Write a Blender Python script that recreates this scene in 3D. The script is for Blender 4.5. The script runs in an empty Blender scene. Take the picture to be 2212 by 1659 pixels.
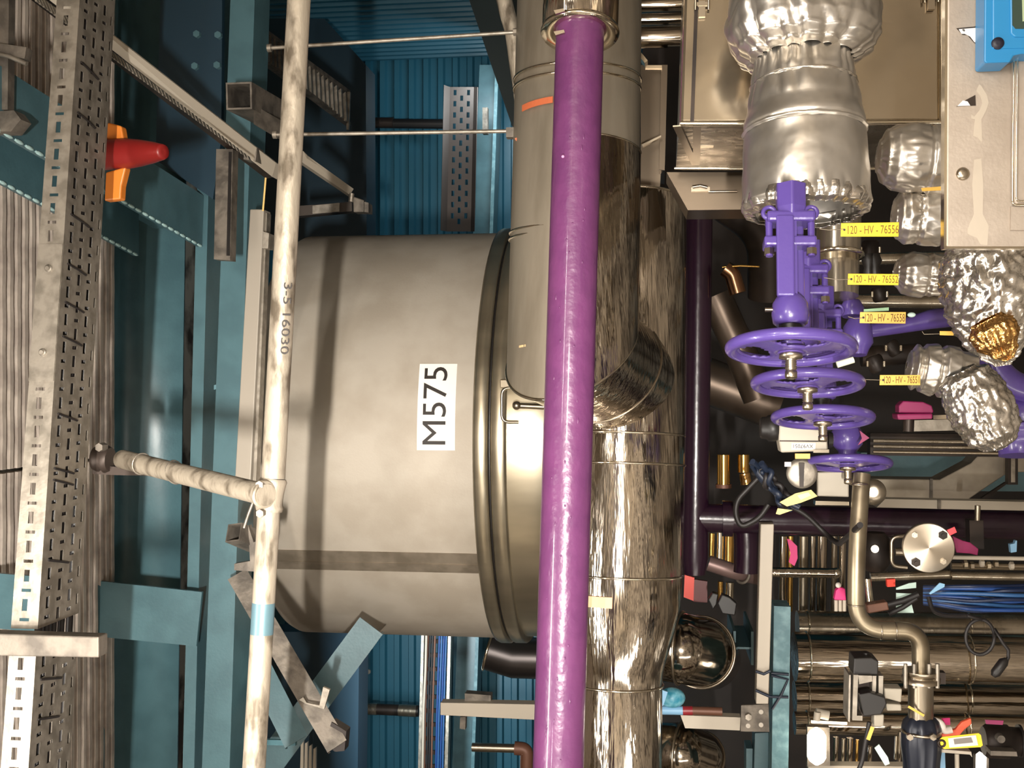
import bpy, bmesh, math, random
from mathutils import Vector, Matrix, noise
random.seed(7)
V = Vector
S = bpy.context.scene
COL = S.collection
# ------------------------------------------------------------------ camera
FPX, CX, CY = 2400.0, 1106.0, 829.5
CAM = V((0, 0, 2.6)); PIT = math.radians(7.5)
Fw = V((0, math.cos(PIT), math.sin(PIT))); Up = V((0, -math.sin(PIT), math.cos(PIT))); Rt = V((1, 0, 0))
XA, YA, ZA = V((1, 0, 0)), V((0, 1, 0)), V((0, 0, 1))
cd = bpy.data.cameras.new('camera'); co = bpy.data.objects.new('camera', cd); COL.objects.link(co)
cd.sensor_fit = 'HORIZONTAL'; cd.sensor_width = 36; cd.lens = 36 * FPX / 2212; cd.clip_start = 0.05; cd.clip_end = 60
m3 = Matrix((-Up, Rt, -Fw)).transposed()          # the phone was held on its side: up in the plant is left in the picture
co.matrix_world = Matrix.Translation(CAM) @ m3.to_4x4()
S.camera = co

def at(px, py, Y):
    d = Fw + Up * ((CX - px) / FPX) + Rt * ((CY - py) / FPX)
    return CAM + d * (Y / d.y)
def mpp(px, py, Y):
    return (at(px, py, Y) - CAM).dot(Fw) / FPX

# ------------------------------------------------------------------ materials
def lin(c):
    r = []
    for x in c[:3]:
        x = x / 255.0
        r.append(x / 12.92 if x <= 0.04045 else ((x + 0.055) / 1.055) ** 2.4)
    return (r[0], r[1], r[2], 1.0)
def mat(name, c, metal=0.0, rough=0.5, c2=None, vs=6.0, vd=3.0, stretch=(1, 1, 1), bump=0.0, bs=40.0, emit=None, es=0.0, rv=0.0, coat=0.0, vor=0.0, vors=30.0, lo=0.4, hi=0.62):
    m = bpy.data.materials.new(name); m.use_nodes = True
    nt = m.node_tree; N = nt.nodes; L = nt.links; b = N['Principled BSDF']
    b.inputs['Base Color'].default_value = lin(c); b.inputs['Metallic'].default_value = metal; b.inputs['Roughness'].default_value = rough
    if coat: b.inputs['Coat Weight'].default_value = coat; b.inputs['Coat Roughness'].default_value = 0.08
    if emit:
        b.inputs['Emission Color'].default_value = lin(emit); b.inputs['Emission Strength'].default_value = es
    tc = N.new('ShaderNodeTexCoord'); mp = N.new('ShaderNodeMapping'); mp.inputs['Scale'].default_value = stretch
    L.new(tc.outputs['Object'], mp.inputs['Vector'])
    if c2 or rv:
        n1 = N.new('ShaderNodeTexNoise'); n1.inputs['Scale'].default_value = vs; n1.inputs['Detail'].default_value = vd
        L.new(mp.outputs[0], n1.inputs['Vector'])
        if c2:
            r = N.new('ShaderNodeValToRGB'); r.color_ramp.elements[0].position = lo; r.color_ramp.elements[1].position = hi
            r.color_ramp.elements[0].color = lin(c); r.color_ramp.elements[1].color = lin(c2)
            L.new(n1.outputs['Fac'], r.inputs[0]); L.new(r.outputs[0], b.inputs['Base Color'])
        if rv:
            mr = N.new('ShaderNodeMapRange'); mr.inputs['From Min'].default_value = 0.3; mr.inputs['From Max'].default_value = 0.7
            mr.inputs['To Min'].default_value = max(0.02, rough - rv); mr.inputs['To Max'].default_value = rough + rv
            L.new(n1.outputs['Fac'], mr.inputs[0]); L.new(mr.outputs[0], b.inputs['Roughness'])
    if bump or vor:
        last = None
        if bump:
            n2 = N.new('ShaderNodeTexNoise'); n2.inputs['Scale'].default_value = bs; n2.inputs['Detail'].default_value = 3
            L.new(mp.outputs[0], n2.inputs['Vector'])
            bp = N.new('ShaderNodeBump'); bp.inputs['Strength'].default_value = bump; bp.inputs['Distance'].default_value = 0.01
            L.new(n2.outputs['Fac'], bp.inputs['Height']); last = bp
        if vor:
            n3 = N.new('ShaderNodeTexVoronoi'); n3.inputs['Scale'].default_value = vors
            L.new(mp.outputs[0], n3.inputs['Vector'])
            bq = N.new('ShaderNodeBump'); bq.inputs['Strength'].default_value = vor; bq.inputs['Distance'].default_value = 0.012
            L.new(n3.outputs['Distance'], bq.inputs['Height'])
            if last: L.new(last.outputs[0], bq.inputs['Normal'])
            last = bq
        L.new(last.outputs[0], b.inputs['Normal'])
    return m

# ------------------------------------------------------------------ mesh building
def perp(ax):
    ax = ax.normalized()
    t = V((0, 0, 1)) if abs(ax.z) < 0.9 else V((0, 1, 0))
    u = ax.cross(t).normalized(); return u, ax.cross(u).normalized()
class MB:
    def __init__(s): s.v = []; s.f = []; s.s = []
    def add(s, vs, fs, sm=False):
        b = len(s.v); s.v += [V(x) for x in vs]; s.f += [tuple(i + b for i in q) for q in fs]; s.s += [sm] * len(fs); return s
    def hexa(s, p):
        return s.add(p, [(3, 2, 1, 0), (4, 5, 6, 7), (0, 1, 5, 4), (1, 2, 6, 5), (2, 3, 7, 6), (3, 0, 4, 7)])
    def box(s, c, ax, ay, az):
        c = V(c)
        return s.hexa([c - ax - ay - az, c + ax - ay - az, c + ax + ay - az, c - ax + ay - az, c - ax - ay + az, c + ax - ay + az, c + ax + ay + az, c - ax + ay + az])
    def prism(s, poly, vec):
        n = len(poly); vec = V(vec)
        vs = [V(p) for p in poly] + [V(p) + vec for p in poly]
        fs = [tuple(range(n - 1, -1, -1)), tuple(range(n, 2 * n))] + [(i, (i + 1) % n, n + (i + 1) % n, n + i) for i in range(n)]
        return s.add(vs, fs)
    def tube(s, pts, r, n=18, cap=True, sm=True):
        pts = [V(p) for p in pts]; k = len(pts); rs = r if isinstance(r, (list, tuple)) else [r] * k
        vs = []; fs = []; u = None
        for i, p in enumerate(pts):
            t = (pts[min(i + 1, k - 1)] - pts[max(i - 1, 0)]).normalized()
            if u is None: u = perp(t)[0]
            else:
                u = u - t * u.dot(t); u = u.normalized() if u.length > 1e-6 else perp(t)[0]
            w = t.cross(u)
            for j in range(n):
                a = 2 * math.pi * j / n; vs.append(p + (u * math.cos(a) + w * math.sin(a)) * rs[i])
        for i in range(k - 1):
            for j in range(n):
                j2 = (j + 1) % n; fs.append((i * n + j, i * n + j2, (i + 1) * n + j2, (i + 1) * n + j))
        s.add(vs, fs, sm)
        if cap:
            s.add(vs[:n], [tuple(range(n - 1, -1, -1))]); s.add(vs[-n:], [tuple(range(n))])
        return s
    def lathe(s, o, ax, prof, n=32, cap=True, sm=True, disp=None):
        o = V(o); ax = V(ax).normalized(); u, w = perp(ax); k = len(prof); vs = []; fs = []
        for i, (t, r) in enumerate(prof):
            for j in range(n):
                a = 2 * math.pi * j / n; d = u * math.cos(a) + w * math.sin(a)
                rr = r if disp is None else r + disp(a, t, r, i / (k - 1.0))
                vs.append(o + ax * t + d * rr)
        for i in range(k - 1):
            for j in range(n):
                j2 = (j + 1) % n; fs.append((i * n + j, i * n + j2, (i + 1) * n + j2, (i + 1) * n + j))
        s.add(vs, fs, sm)
        if cap:
            if prof[0][1] > 1e-5: s.add(vs[:n], [tuple(range(n - 1, -1, -1))])
            if prof[-1][1] > 1e-5: s.add(vs[-n:], [tuple(range(n))])
        return s
    def mtube(s, pts, r, n=48, cap=True):
        """sheet-metal pipe with true mitred joints"""
        pts = [V(p) for p in pts]; k = len(pts); vs = []; fs = []
        d = [(pts[i + 1] - pts[i]).normalized() for i in range(k - 1)]
        u = perp(d[0])[0]; w = d[0].cross(u)
        for i in range(k):
            di = d[min(i, k - 2)] if i == 0 else d[i - 1]
            if 0 < i < k - 1: nrm = (d[i - 1] + d[i]).normalized()
            else: nrm = di
            for j in range(n):
                if i == 0: q = pts[0] + (u * math.cos(2 * math.pi * j / n) + w * math.sin(2 * math.pi * j / n)) * r
                else:
                    p = vs[(i - 1) * n + j]; t = (pts[i] - p).dot(nrm) / di.dot(nrm); q = p + di * t
                vs.append(q)
        rings = [vs[i * n:(i + 1) * n] for i in range(k)]
        for i in range(k - 1):           # own vertices per segment so the joints stay crisp
            fs = [(j, (j + 1) % n, n + (j + 1) % n, n + j) for j in range(n)]
            s.add(rings[i] + rings[i + 1], fs, True)
        if cap: s.add(rings[0], [tuple(range(n - 1, -1, -1))]); s.add(rings[-1], [tuple(range(n))])
        s.rings = rings; return s
    def loop(s, ring, r, m=8):
        pts = list(ring); c = cen(*pts); n = len(pts); vs = []; fs = []
        for i in range(n):
            t = (pts[(i + 1) % n] - pts[i - 1]).normalized(); o = (pts[i] - c); o = (o - t * o.dot(t)).normalized(); q = t.cross(o)
            for j in range(m):
                a = 2 * math.pi * j / m; vs.append(pts[i] + o * r * math.cos(a) + q * r * math.sin(a))
        for i in range(n):
            for j in range(m): fs.append((i * m + j, ((i + 1) % n) * m + j, ((i + 1) % n) * m + (j + 1) % m, i * m + (j + 1) % m))
        return s.add(vs, fs, True)
    def cyl(s, a, b, r, n=24): return s.tube([a, b], r, n)
    def torus(s, o, ax, R, r, n=48, m=12, sq=1.0):
        o = V(o); ax = V(ax).normalized(); u, w = perp(ax); vs = []; fs = []
        for i in range(n):
            a = 2 * math.pi * i / n; d = u * math.cos(a) + w * math.sin(a)
            for j in range(m):
                b = 2 * math.pi * j / m; vs.append(o + d * (R + r * math.cos(b)) + ax * (r * sq * math.sin(b)))
        for i in range(n):
            for j in range(m):
                fs.append((i * m + j, ((i + 1) % n) * m + j, ((i + 1) % n) * m + (j + 1) % m, i * m + (j + 1) % m))
        return s.add(vs, fs, True)
    def ball(s, c, r, n=14, sc=(1, 1, 1)):
        c = V(c); vs = []; fs = []
        for i in range(n + 1):
            th = math.pi * i / n
            for j in range(2 * n):
                ph = math.pi * j / n
                vs.append(c + V((r * sc[0] * math.sin(th) * math.cos(ph), r * sc[1] * math.sin(th) * math.sin(ph), r * sc[2] * math.cos(th))))
        for i in range(n):
            for j in range(2 * n):
                j2 = (j + 1) % (2 * n); fs.append((i * 2 * n + j, i * 2 * n + j2, (i + 1) * 2 * n + j2, (i + 1) * 2 * n + j))
        return s.add(vs, fs, True)
    def sweep(s, p0, p1, prof, u, w):
        n = len(prof); p0 = V(p0); p1 = V(p1)
        vs = [p0 + u * a + w * b for a, b in prof] + [p1 + u * a + w * b for a, b in prof]
        return s.add(vs, [tuple(range(n - 1, -1, -1)), tuple(range(n, 2 * n))] + [(i, (i + 1) % n, n + (i + 1) % n, n + i) for i in range(n)])
    def ibeam(s, p0, p1, up, h, b, tf=0.02, tw=0.012):
        d = (V(p1) - V(p0)).normalized(); up = (V(up) - d * V(up).dot(d)).normalized(); sd = d.cross(up)
        H = h / 2; B = b / 2; w = tw / 2
        pr = [(-B, -H), (B, -H), (B, -H + tf), (w, -H + tf), (w, H - tf), (B, H - tf), (B, H), (-B, H), (-B, H - tf), (-w, H - tf), (-w, -H + tf), (-B, -H + tf)]
        return s.sweep(p0, p1, pr, sd, up)
    def bolt(s, c, ax, r, h):
        return s.lathe(c, ax, [(0, r), (h, r)], n=6, sm=False)
    def bar(s, p0, p1, up, w, t):
        d = (V(p1) - V(p0)); L = d.length / 2; d = d.normalized(); up = (V(up) - d * V(up).dot(d)).normalized(); sd = d.cross(up)
        return s.box((V(p0) + V(p1)) / 2, d * L, up * (t / 2), sd * (w / 2))

def mkobj(name, mb, material, parent=None, base=V((0, 0, 0)), bevel=0.0, solid=0.0, weld=False, sub=0):
    me = bpy.data.meshes.new(name)
    bm = bmesh.new()
    vs = [bm.verts.new(v - base) for v in mb.v]
    for q, sm in zip(mb.f, mb.s):
        try:
            fc = bm.faces.new([vs[i] for i in q]); fc.smooth = sm
        except ValueError: pass
    if weld: bmesh.ops.remove_doubles(bm, verts=bm.verts[:], dist=1e-5)
    bmesh.ops.recalc_face_normals(bm, faces=bm.faces[:])
    bm.to_mesh(me); bm.free()
    me.materials.append(material)
    o = bpy.data.objects.new(name, me); COL.objects.link(o)
    if parent: o.parent = parent
    if bevel:
        md = o.modifiers.new('edge', 'BEVEL'); md.width = bevel; md.segments = 2; md.limit_method = 'ANGLE'; md.angle_limit = 0.6
    if solid:
        md = o.modifiers.new('gauge', 'SOLIDIFY'); md.thickness = solid; md.offset = 0
    return o
LABELS = {}
def tag(o, label, cat, group=None, kind=None):
    if label: o['label'] = label
    if cat: o['category'] = cat
    if group: o['group'] = group
    if kind: o['kind'] = kind
    return o
class Thing:
    def __init__(s, name, label, cat, loc, group=None):
        s.e = bpy.data.objects.new(name, None); s.e.empty_display_size = 0.05; COL.objects.link(s.e)
        s.b = V(loc); s.e.location = s.b; tag(s.e, label, cat, group)
    def add(s, name, mb, m, label=None, under=None, **k):
        o = mkobj(name, mb, m, under or s.e, s.b, **k)
        if label: o['label'] = label
        return o
    def text(s, txt, o, right, up, size, m, name='lettering', under=None, ext=0.0004, wide=1.0, label=None):
        mb = textmb(txt, o, right, up, size, ext, wide)
        return s.add(name, mb, m, label, under)
def textmb(txt, o, right, up, size, ext=0.0004, wide=1.0, bold=0.0):
    cu = bpy.data.curves.new('t', 'FONT'); cu.body = txt; cu.size = size; cu.extrude = ext; cu.align_x = 'CENTER'; cu.align_y = 'CENTER'; cu.resolution_u = 4; cu.offset = bold
    ob = bpy.data.objects.new('t', cu); COL.objects.link(ob)
    dg = bpy.context.evaluated_depsgraph_get(); me = bpy.data.meshes.new_from_object(ob.evaluated_get(dg))
    right = V(right).normalized(); up = (V(up) - right * V(up).dot(right)).normalized(); nz = right.cross(up)
    mb = MB(); mb.add([V(o) + right * (v.co.x * wide) + up * v.co.y + nz * v.co.z for v in me.vertices], [tuple(p.vertices) for p in me.polygons])
    bpy.data.objects.remove(ob); bpy.data.curves.remove(cu); bpy.data.meshes.remove(me)
    return mb
def solo(name, label, cat, mb, m, group=None, kind=None, **k):
    c = V((0, 0, 0))
    lo = V([min(v[i] for v in mb.v) for i in range(3)]); hi = V([max(v[i] for v in mb.v) for i in range(3)])
    c = (lo + hi) / 2
    o = mkobj(name, mb, m, None, c, **k); o.location = c
    return tag(o, label, cat, group, kind)
def struct(name, mb, m, **k):
    o = mkobj(name, mb, m, **k); o['kind'] = 'structure'; return o
def cen(*pts):
    c = V((0, 0, 0))
    for p in pts: c += V(p)
    return c / len(pts)
def arc(c, a, b, rad, t0, t1, n=10):
    return [V(c) + V(a) * (rad * math.cos(t0 + (t1 - t0) * i / n)) + V(b) * (rad * math.sin(t0 + (t1 - t0) * i / n)) for i in range(n + 1)]
def fillet(pts, rad, n=8):
    """round the corners of a polyline"""
    pts = [V(p) for p in pts]; out = [pts[0]]
    for i in range(1, len(pts) - 1):
        a = (pts[i - 1] - pts[i]); b = (pts[i + 1] - pts[i]); r = min(rad, a.length * .48, b.length * .48)
        p0 = pts[i] + a.normalized() * r; p1 = pts[i] + b.normalized() * r
        for k in range(n + 1):
            t = k / n; out.append(p0 * (1 - t) ** 2 + pts[i] * 2 * t * (1 - t) + p1 * t * t)
    out.append(pts[-1]); return out
def ph(pts, Y=None):
    return [at(p[0], p[1], p[2] if len(p) > 2 else Y) for p in pts]
def plate(pts, Y, th):
    """an outline at depth Y (or per-corner depth) with real thickness away from the lens side"""
    return MB().prism(ph(pts, Y), V((0, th, 0)))
def wr(p): return noise.noise(p)
def foil_disp(seed, amp, fr=9.0, ax=6.0, ridge=0.6):
    def f(a, t, r, k):
        q = V((math.cos(a) * fr * .35 + seed, math.sin(a) * fr * .35, t * ax * 4))
        n1 = noise.noise(q); q2 = q * 2.7 + V((5, 1, seed)); n2 = 1 - abs(noise.noise(q2)) * 2
        q3 = q * 6.3; n3 = 1 - abs(noise.noise(q3)) * 2
        return amp * (n1 * 1.0 + ridge * n2 * .6 + ridge * .35 * n3)
    return f
# ------------------------------------------------------------------ palette
GALV = mat('galvanised steel', (168, 160, 148), .75, .46, c2=(138, 131, 120), vs=28, bump=.08, bs=60)
GALVD = mat('weathered galvanised steel', (126, 118, 108), .55, .58, c2=(92, 86, 79), vs=18, bump=.15, bs=70)
GRATE = mat('grey grating', (196, 184, 172), .2, .6, c2=(164, 152, 142), vs=12)
TEAL = mat('teal paint', (74, 106, 114), 0, .36, c2=(67, 97, 105), vs=9, bump=.05, bs=90)
TEALD = mat('teal paint worn', (84, 124, 134), 0, .45, c2=(120, 158, 166), vs=22, vd=6, bump=.2, bs=30, lo=.45, hi=.7)
NAVY = mat('blue-green cladding', (38, 92, 112), 0, .38)
CREAM = mat('cream painted steel', (188, 178, 162), 0, .42)
SCAF = mat('scaffold tube zinc', (172, 161, 144), .4, .5, c2=(104, 94, 80), vs=20, vd=7, stretch=(.6, 1.4, 1.4), bump=.2, bs=60, lo=.5, hi=.66)
SSM = mat('matt stainless cladding', (174, 165, 152), .15, .55, c2=(162, 152, 138), vs=5, vd=5, bump=.04, bs=120)
SSP = mat('polished stainless cladding', (206, 196, 182), 1, .11, c2=(178, 166, 150), vs=4, vd=5, stretch=(.1, 2, 2), bump=.32, bs=20, rv=.06)
SSD = mat('dull stainless cladding', (178, 168, 152), .9, .27, c2=(140, 130, 114), vs=5, vd=6, stretch=(.3, 2, 2), bump=.16, bs=16, rv=.1)
SSV = mat('polished stainless upright pipe', (206, 196, 182), 1, .12, c2=(170, 158, 142), vs=5, vd=5, stretch=(2, 2, .1), bump=.32, bs=20, rv=.06)
STEEL = mat('bare stainless', (176, 164, 146), 1, .3)
BRIGHT = mat('bright stainless edge', (230, 220, 200), 1, .14)
FOIL = mat('silver insulation foil', (226, 221, 213), .92, .33, c2=(208, 201, 190), vs=10, bump=.22, bs=12, vor=.0, vors=9)
FOILC = mat('crumpled foil', (228, 223, 214), .95, .25, c2=(204, 196, 184), vs=16, bump=.4, bs=15, vor=.3, vors=13)
BLACK = mat('black plastic', (26, 23, 22), 0, .42)
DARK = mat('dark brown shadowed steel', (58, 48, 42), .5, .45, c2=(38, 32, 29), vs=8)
RUBBER = mat('dark rubber cable', (30, 26, 26), 0, .5)
BLUEC = mat('blue cable sheath', (30, 66, 128), 0, .4)
BLUEL = mat('pale blue cable sheath', (48, 90, 140), 0, .4)
MAGENTA = mat('magenta purple pipe paint', (108, 56, 101), 0, .34, c2=(100, 51, 95), vs=14, vd=5, bump=.3, bs=30, coat=.5)
SHPURPLE = mat('purple pipe paint with shade', (34, 15, 30), 0, .26, bump=.1, bs=25)  # the pipe's shade is put into this darkened purple
VIOLET = mat('violet valve enamel', (84, 66, 138), 0, .3, bump=.06, bs=60, coat=.3)
WHITE = mat('white sign plastic', (232, 224, 216), 0, .45)
INK = mat('black ink', (30, 22, 16), 0, .6)
INKY = mat('brown ink', (110, 72, 8), 0, .6)
YELLOW = mat('yellow tag plastic', (255, 208, 44), 0, .4)
AMBER = mat('amber tag plastic', (238, 186, 84), 0, .45)
RED = mat('red plastic', (124, 26, 24), 0, .4)
REDB = mat('bright red paint', (226, 62, 40), 0, .4)
ORANGE = mat('orange plastic', (206, 118, 40), 0, .42)
ORANGEP = mat('orange marker', (188, 98, 60), 0, .6)
PINK = mat('pink ribbon', (226, 52, 128), 0, .5)
MAROON = mat('magenta plastic cap', (138, 32, 84), 0, .4)
GREYP = mat('grey panel', (168, 156, 143), .35, .5, c2=(160, 148, 135), vs=20, bump=.05, bs=160)
BLUEP = mat('bright blue housing', (38, 124, 178), 0, .34)
TAPE = mat('clear tape', (182, 171, 156), .1, .25)
MINT = mat('pale mint card', (196, 222, 212), 0, .5)
GOLD = mat('gold and warm-lit metal', (214, 170, 96), 1, .2)
COPPER = mat('amber tinted foil', (224, 176, 110), 1, .24, bump=.6, bs=26, vor=.4, vors=22)
BROWN = mat('rust brown pipe', (110, 74, 58), .2, .5)
PALEB = mat('pale blue plastic', (130, 176, 210), 0, .45)
CONC = mat('concrete', (176, 166, 152), 0, .7, c2=(70, 62, 55), vs=2.5, vd=6, lo=.44, hi=.56)
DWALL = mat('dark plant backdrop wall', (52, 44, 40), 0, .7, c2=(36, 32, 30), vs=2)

# ------------------------------------------------------------------ the room
WL, WR, WB, WF, ZC = -4.6, 2.75, 9.2, -4.2, 4.62
struct('floor', MB().box((-.9, 2.5, -.05), XA * 3.8, YA * 6.8, ZA * .05), CONC)
def corrug(o, along, across, out, L, W, pitch, depth):
    """trapezoid cladding: ribs run along, repeat across"""
    mb = MB(); n = int(W / pitch); pr = []
    for i in range(n):
        a = i * pitch
        pr += [(a, 0), (a + pitch * .42, 0), (a + pitch * .52, depth), (a + pitch * .86, depth), (a + pitch * .97, 0)]
    pr.append((W, 0))
    o = V(o); vs = [o + across * a + out * b for a, b in pr] + [o + across * a + out * b + along * L for a, b in pr]
    k = len(pr); mb.add(vs, [(i, i + 1, k + i + 1, k + i) for i in range(k - 1)]); return mb
wb = corrug((WL, WB, 2.2), XA, ZA, -YA, WR - WL, 4.2, .125, .04); wb.box(((WL + WR) / 2, WB + .06, 3.2), XA * (WR - WL) / 2, YA * .05, ZA * 3.2)
struct('wall_back', wb, NAVY)
wr_ = corrug((WR, 4.5, 0), ZA, YA, -XA, 6.4, WB - 4.5, .11, .035); wr_.box((WR + .06, 6.9, 3.2), XA * .05, YA * 2.4, ZA * 3.2)
struct('wall_right', wr_, NAVY)

FRONTW = mat('far side plant wall', (206, 194, 176), 0, .6, c2=(46, 38, 33), vs=2.0, vd=6, stretch=(1.2, 1, 1.5), lo=.44, hi=.56)  # blotches added so the unseen walls streak the reflections in the metal
struct('wall_right.001', MB().box((WR + .06, .1, 3.2), XA * .05, YA * 4.38, ZA * 3.2), FRONTW)
struct('wall_front', MB().box(((WL + WR) / 2, WF - .05, 3.2), XA * 3.8, YA * .05, ZA * 3.2), FRONTW)
struct('wall_left', MB().box((WL - .05, 2.5, 3.2), XA * .05, YA * 6.8, ZA * 3.2), FRONTW)
struct('trim_1', MB().box((-.9, 2.5, 6.45), XA * 3.8, YA * 6.8, ZA * .05), CONC)
# open bar grating overhead: flat bars along the bay and thin cross rods
def grating(x0, x1, y0, y1, z, pitch=.041):
    mb = MB(); n = int((y1 - y0) / pitch)
    for i in range(n + 1):
        y = y0 + i * pitch; pts = 46; b = len(mb.v)
        for k in range(pts + 1):
            x = x0 + (x1 - x0) * k / pts; wob = .0016 * math.sin(k * 1.7 + i * .4)
            for dy, dz in ((-.010, .0), (.010, .0), (.010, .034), (-.010, .034)): mb.v.append(V((x, y + dy + wob, z + dz)))
        for k in range(pts):
            for j in range(4):
                mb.f.append((b + k * 4 + j, b + k * 4 + (j + 1) % 4, b + k * 4 + 4 + (j + 1) % 4, b + k * 4 + 4 + j)); mb.s.append(False)
    for k in range(int((x1 - x0) / .12)):
        mb.box((x0 + .06 + k * .12, (y0 + y1) / 2, z + .03), XA * .003, YA * (y1 - y0) / 2, ZA * .004)
    return mb
xs = at(20, 1030, 3.05).x; xe = at(20, 1385, 3.05).x
struct('ceiling', grating(xs + .006, 1.9, 2.2, 3.93, ZC), GRATE)
struct('ceiling.001', grating(-3.0, xs - .006, 2.2, 3.93, ZC), GRATE)

# ------------------------------------------------------------------ teal steelwork
t = Thing('steel_beam', 'long teal floor beam with a glossy web under the grating', 'beam', at(330, 900, 4.2))
a0, a1 = at(265, -60, 4.28), at(240, 1720, 4.05)
def lane(x0, x1, f0, f1):   # points across the beam at both ends
    return at(x0, -60, f0), at(x1, 1720, f1)
web = MB(); prw = [(250, 4.10), (254, 4.17), (262, 4.235), (276, 4.285), (296, 4.32), (325, 4.335), (408, 4.34)]
E0 = [at(x, -60, y) for x, y in prw]; E1_ = [at(x - 30 + (x - 250) * .03, 1720, y - .25) for x, y in prw]; kk = len(prw)
web.add(E0 + E1_, [(i, i + 1, kk + i + 1, kk + i) for i in range(kk - 1)], True)
t.add('web', web, TEAL, solid=.012)
# rounded root where the web meets the flanges catches the light
t.add('top_flange', MB().prism([at(248, -60, 4.26), at(272, -60, 4.26), at(236, 1720, 4.0), at(212, 1720, 4.0)], V((0, .24, 0))), TEAL)
t.add('bottom_flange', MB().prism([at(437, -60, 4.13), at(462, -60, 4.13), at(418, 1720, 3.86), at(393, 1720, 3.86)], V((0, .3, 0))), TEAL)
t.add('stiffener', MB().prism([at(128, 1246, 3.83), at(436, 1279, 3.83), at(424, 1396, 3.82), at(118, 1366, 3.82)], V((0, .014, 0))), TEAL, 'plain upright stiffener plate')
t.add('stiffener', MB().prism([at(-40, 1236, 3.05), at(112, 1248, 3.05), at(100, 1367, 3.05), at(-40, 1355, 3.05)], V((0, .014, 0))), TEAL)

t = Thing('steel_channel', 'flat teal channel just under the long glossy-webbed beam', 'beam', at(505, 900, 3.95))
t.add('face', MB().prism([at(500, -60, 4.02), at(552, -60, 4.02), at(494, 1720, 3.8), at(434, 1720, 3.8)], V((0, .16, 0))), TEAL)
t.add('joint_cover', MB().prism([at(470, 830, 4.02), at(476, 838, 4.02), at(462, 842, 4.02), at(462, 832, 4.02)], V((0, .02, 0))), TEALD)

# cross beam running away from the camera overhead
def cp(px, py, z):                                  # point on the horizontal plane z
    d = Fw + Up * ((CX - px) / FPX) + Rt * ((CY - py) / FPX); return CAM + d * ((z - CAM.z) / d.z)
zb = at(440, 500, 4.05).z
q = [cp(-40, 116, zb), cp(461, 436, zb), cp(461, 547, zb), cp(-40, 260, zb)]
t = Thing('cross_beam', 'teal beam with glints built along its lower edges, running slantwise overhead', 'beam', cen(*q))
t.add('bottom_flange', MB().prism(q, V((0, 0, .02))), TEAL)
q2 = [p + V((0, 0, .02)) for p in (q[3], q[2])]
z2 = zb + .16
qq = [cp(-40, 265, z2), cp(300, 452, z2), cp(300, 553, z2), cp(-40, 370, z2)]
t.add('outer_flange', MB().prism(qq, V((0, 0, .02))), TEAL)
qm = [(q[0] + q[3]) / 2, (q[1] + q[2]) / 2]
t.add('web', MB().prism([qm[0] + V((0, 0, .02)), qm[1] + V((0, 0, .02)), qm[1] + V((0, 0, .24)), qm[0] + V((0, 0, .24))], XA * .012), TEAL)
def glint_dashes(p, r, n, seed):
    mb = MB(); rr = random.Random(seed)
    for i in range(n):
        a = p + (r - p) * (i / n); b = p + (r - p) * ((i + .72) / n); mb.tube([a, a.lerp(b, .3), a.lerp(b, .7), b], [.003, .006, .006, .003], 6)
    return mb
t.add('edge_glint', glint_dashes(q[3], q[2], 30, 1), mat('pale edge reflection', (168, 200, 200), .1, .35))  # flange edge reflections put in as pale dashes
t.add('edge_glint', glint_dashes(qq[3], qq[2], 22, 2), bpy.data.materials['pale edge reflection'])

# bolted end plate and gusset in deep shade at the top of the picture
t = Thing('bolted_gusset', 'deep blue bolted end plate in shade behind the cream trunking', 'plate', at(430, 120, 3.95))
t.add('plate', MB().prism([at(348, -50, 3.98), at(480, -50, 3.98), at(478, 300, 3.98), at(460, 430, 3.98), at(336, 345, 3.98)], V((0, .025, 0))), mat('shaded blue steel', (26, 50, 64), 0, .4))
for x, y in ((428, 76), (424, 145), (474, 78), (472, 143)):
    t.add('bolt', MB().bolt(at(x, y, 3.98), -YA, .014, .018), TEAL)

def hollow(a, b, w, up, th=.006):
    mb = MB(); d = (b - a).normalized(); up = (up - d * up.dot(d)).normalized(); sd = d.cross(up); h = w / 2; g = h - th
    o = [sd * x + up * z for x, z in ((-h, -h), (h, -h), (h, h), (-h, h))]; i = [sd * x + up * z for x, z in ((-g, -g), (g, -g), (g, g), (-g, g))]
    vs = [a + x for x in o] + [a + x for x in i] + [b + x for x in o] + [b + x for x in i]; fs = []
    for k in range(4):
        l = (k + 1) % 4; fs += [(k, l, 4 + l, 4 + k), (8 + k, 12 + k, 12 + l, 8 + l), (k, 8 + k, 8 + l, l), (4 + k, 4 + l, 12 + l, 12 + k)]
    return mb.add(vs, fs)
a = at(516, 207, 3.55); w = mpp(516, 207, 3.55) * 58
t = Thing('hollow_section', 'open end of a grey square tube pointing out of the steelwork', 'steel tube', a)
t.add('tube', hollow(a, a + V((.02, .36, .0)), w, ZA), GALVD)
t.add('bracket', MB().prism([at(548, 226, 3.6), at(610, 262, 3.75), at(604, 300, 3.75), at(548, 268, 3.6)], V((0, .06, 0))), GALVD)
a, b = at(486, 300, 3.6), at(480, 560, 3.55)
mb = MB().prism([at(467, 322, 3.62), at(503, 322, 3.62), at(497, 562, 3.55), at(462, 560, 3.55)], V((0, .05, 0)))
t = Thing('hanger_channel', 'dark grey slotted channel hanging beside the flat teal channel', 'channel', a)
t.add('channel', mb, GALVD)
t.add('slot', MB().prism([at(494, 328, 3.615), at(500, 328, 3.615), at(495, 552, 3.545), at(489, 552, 3.545)], V((0, .008, 0))), BLACK)

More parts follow.
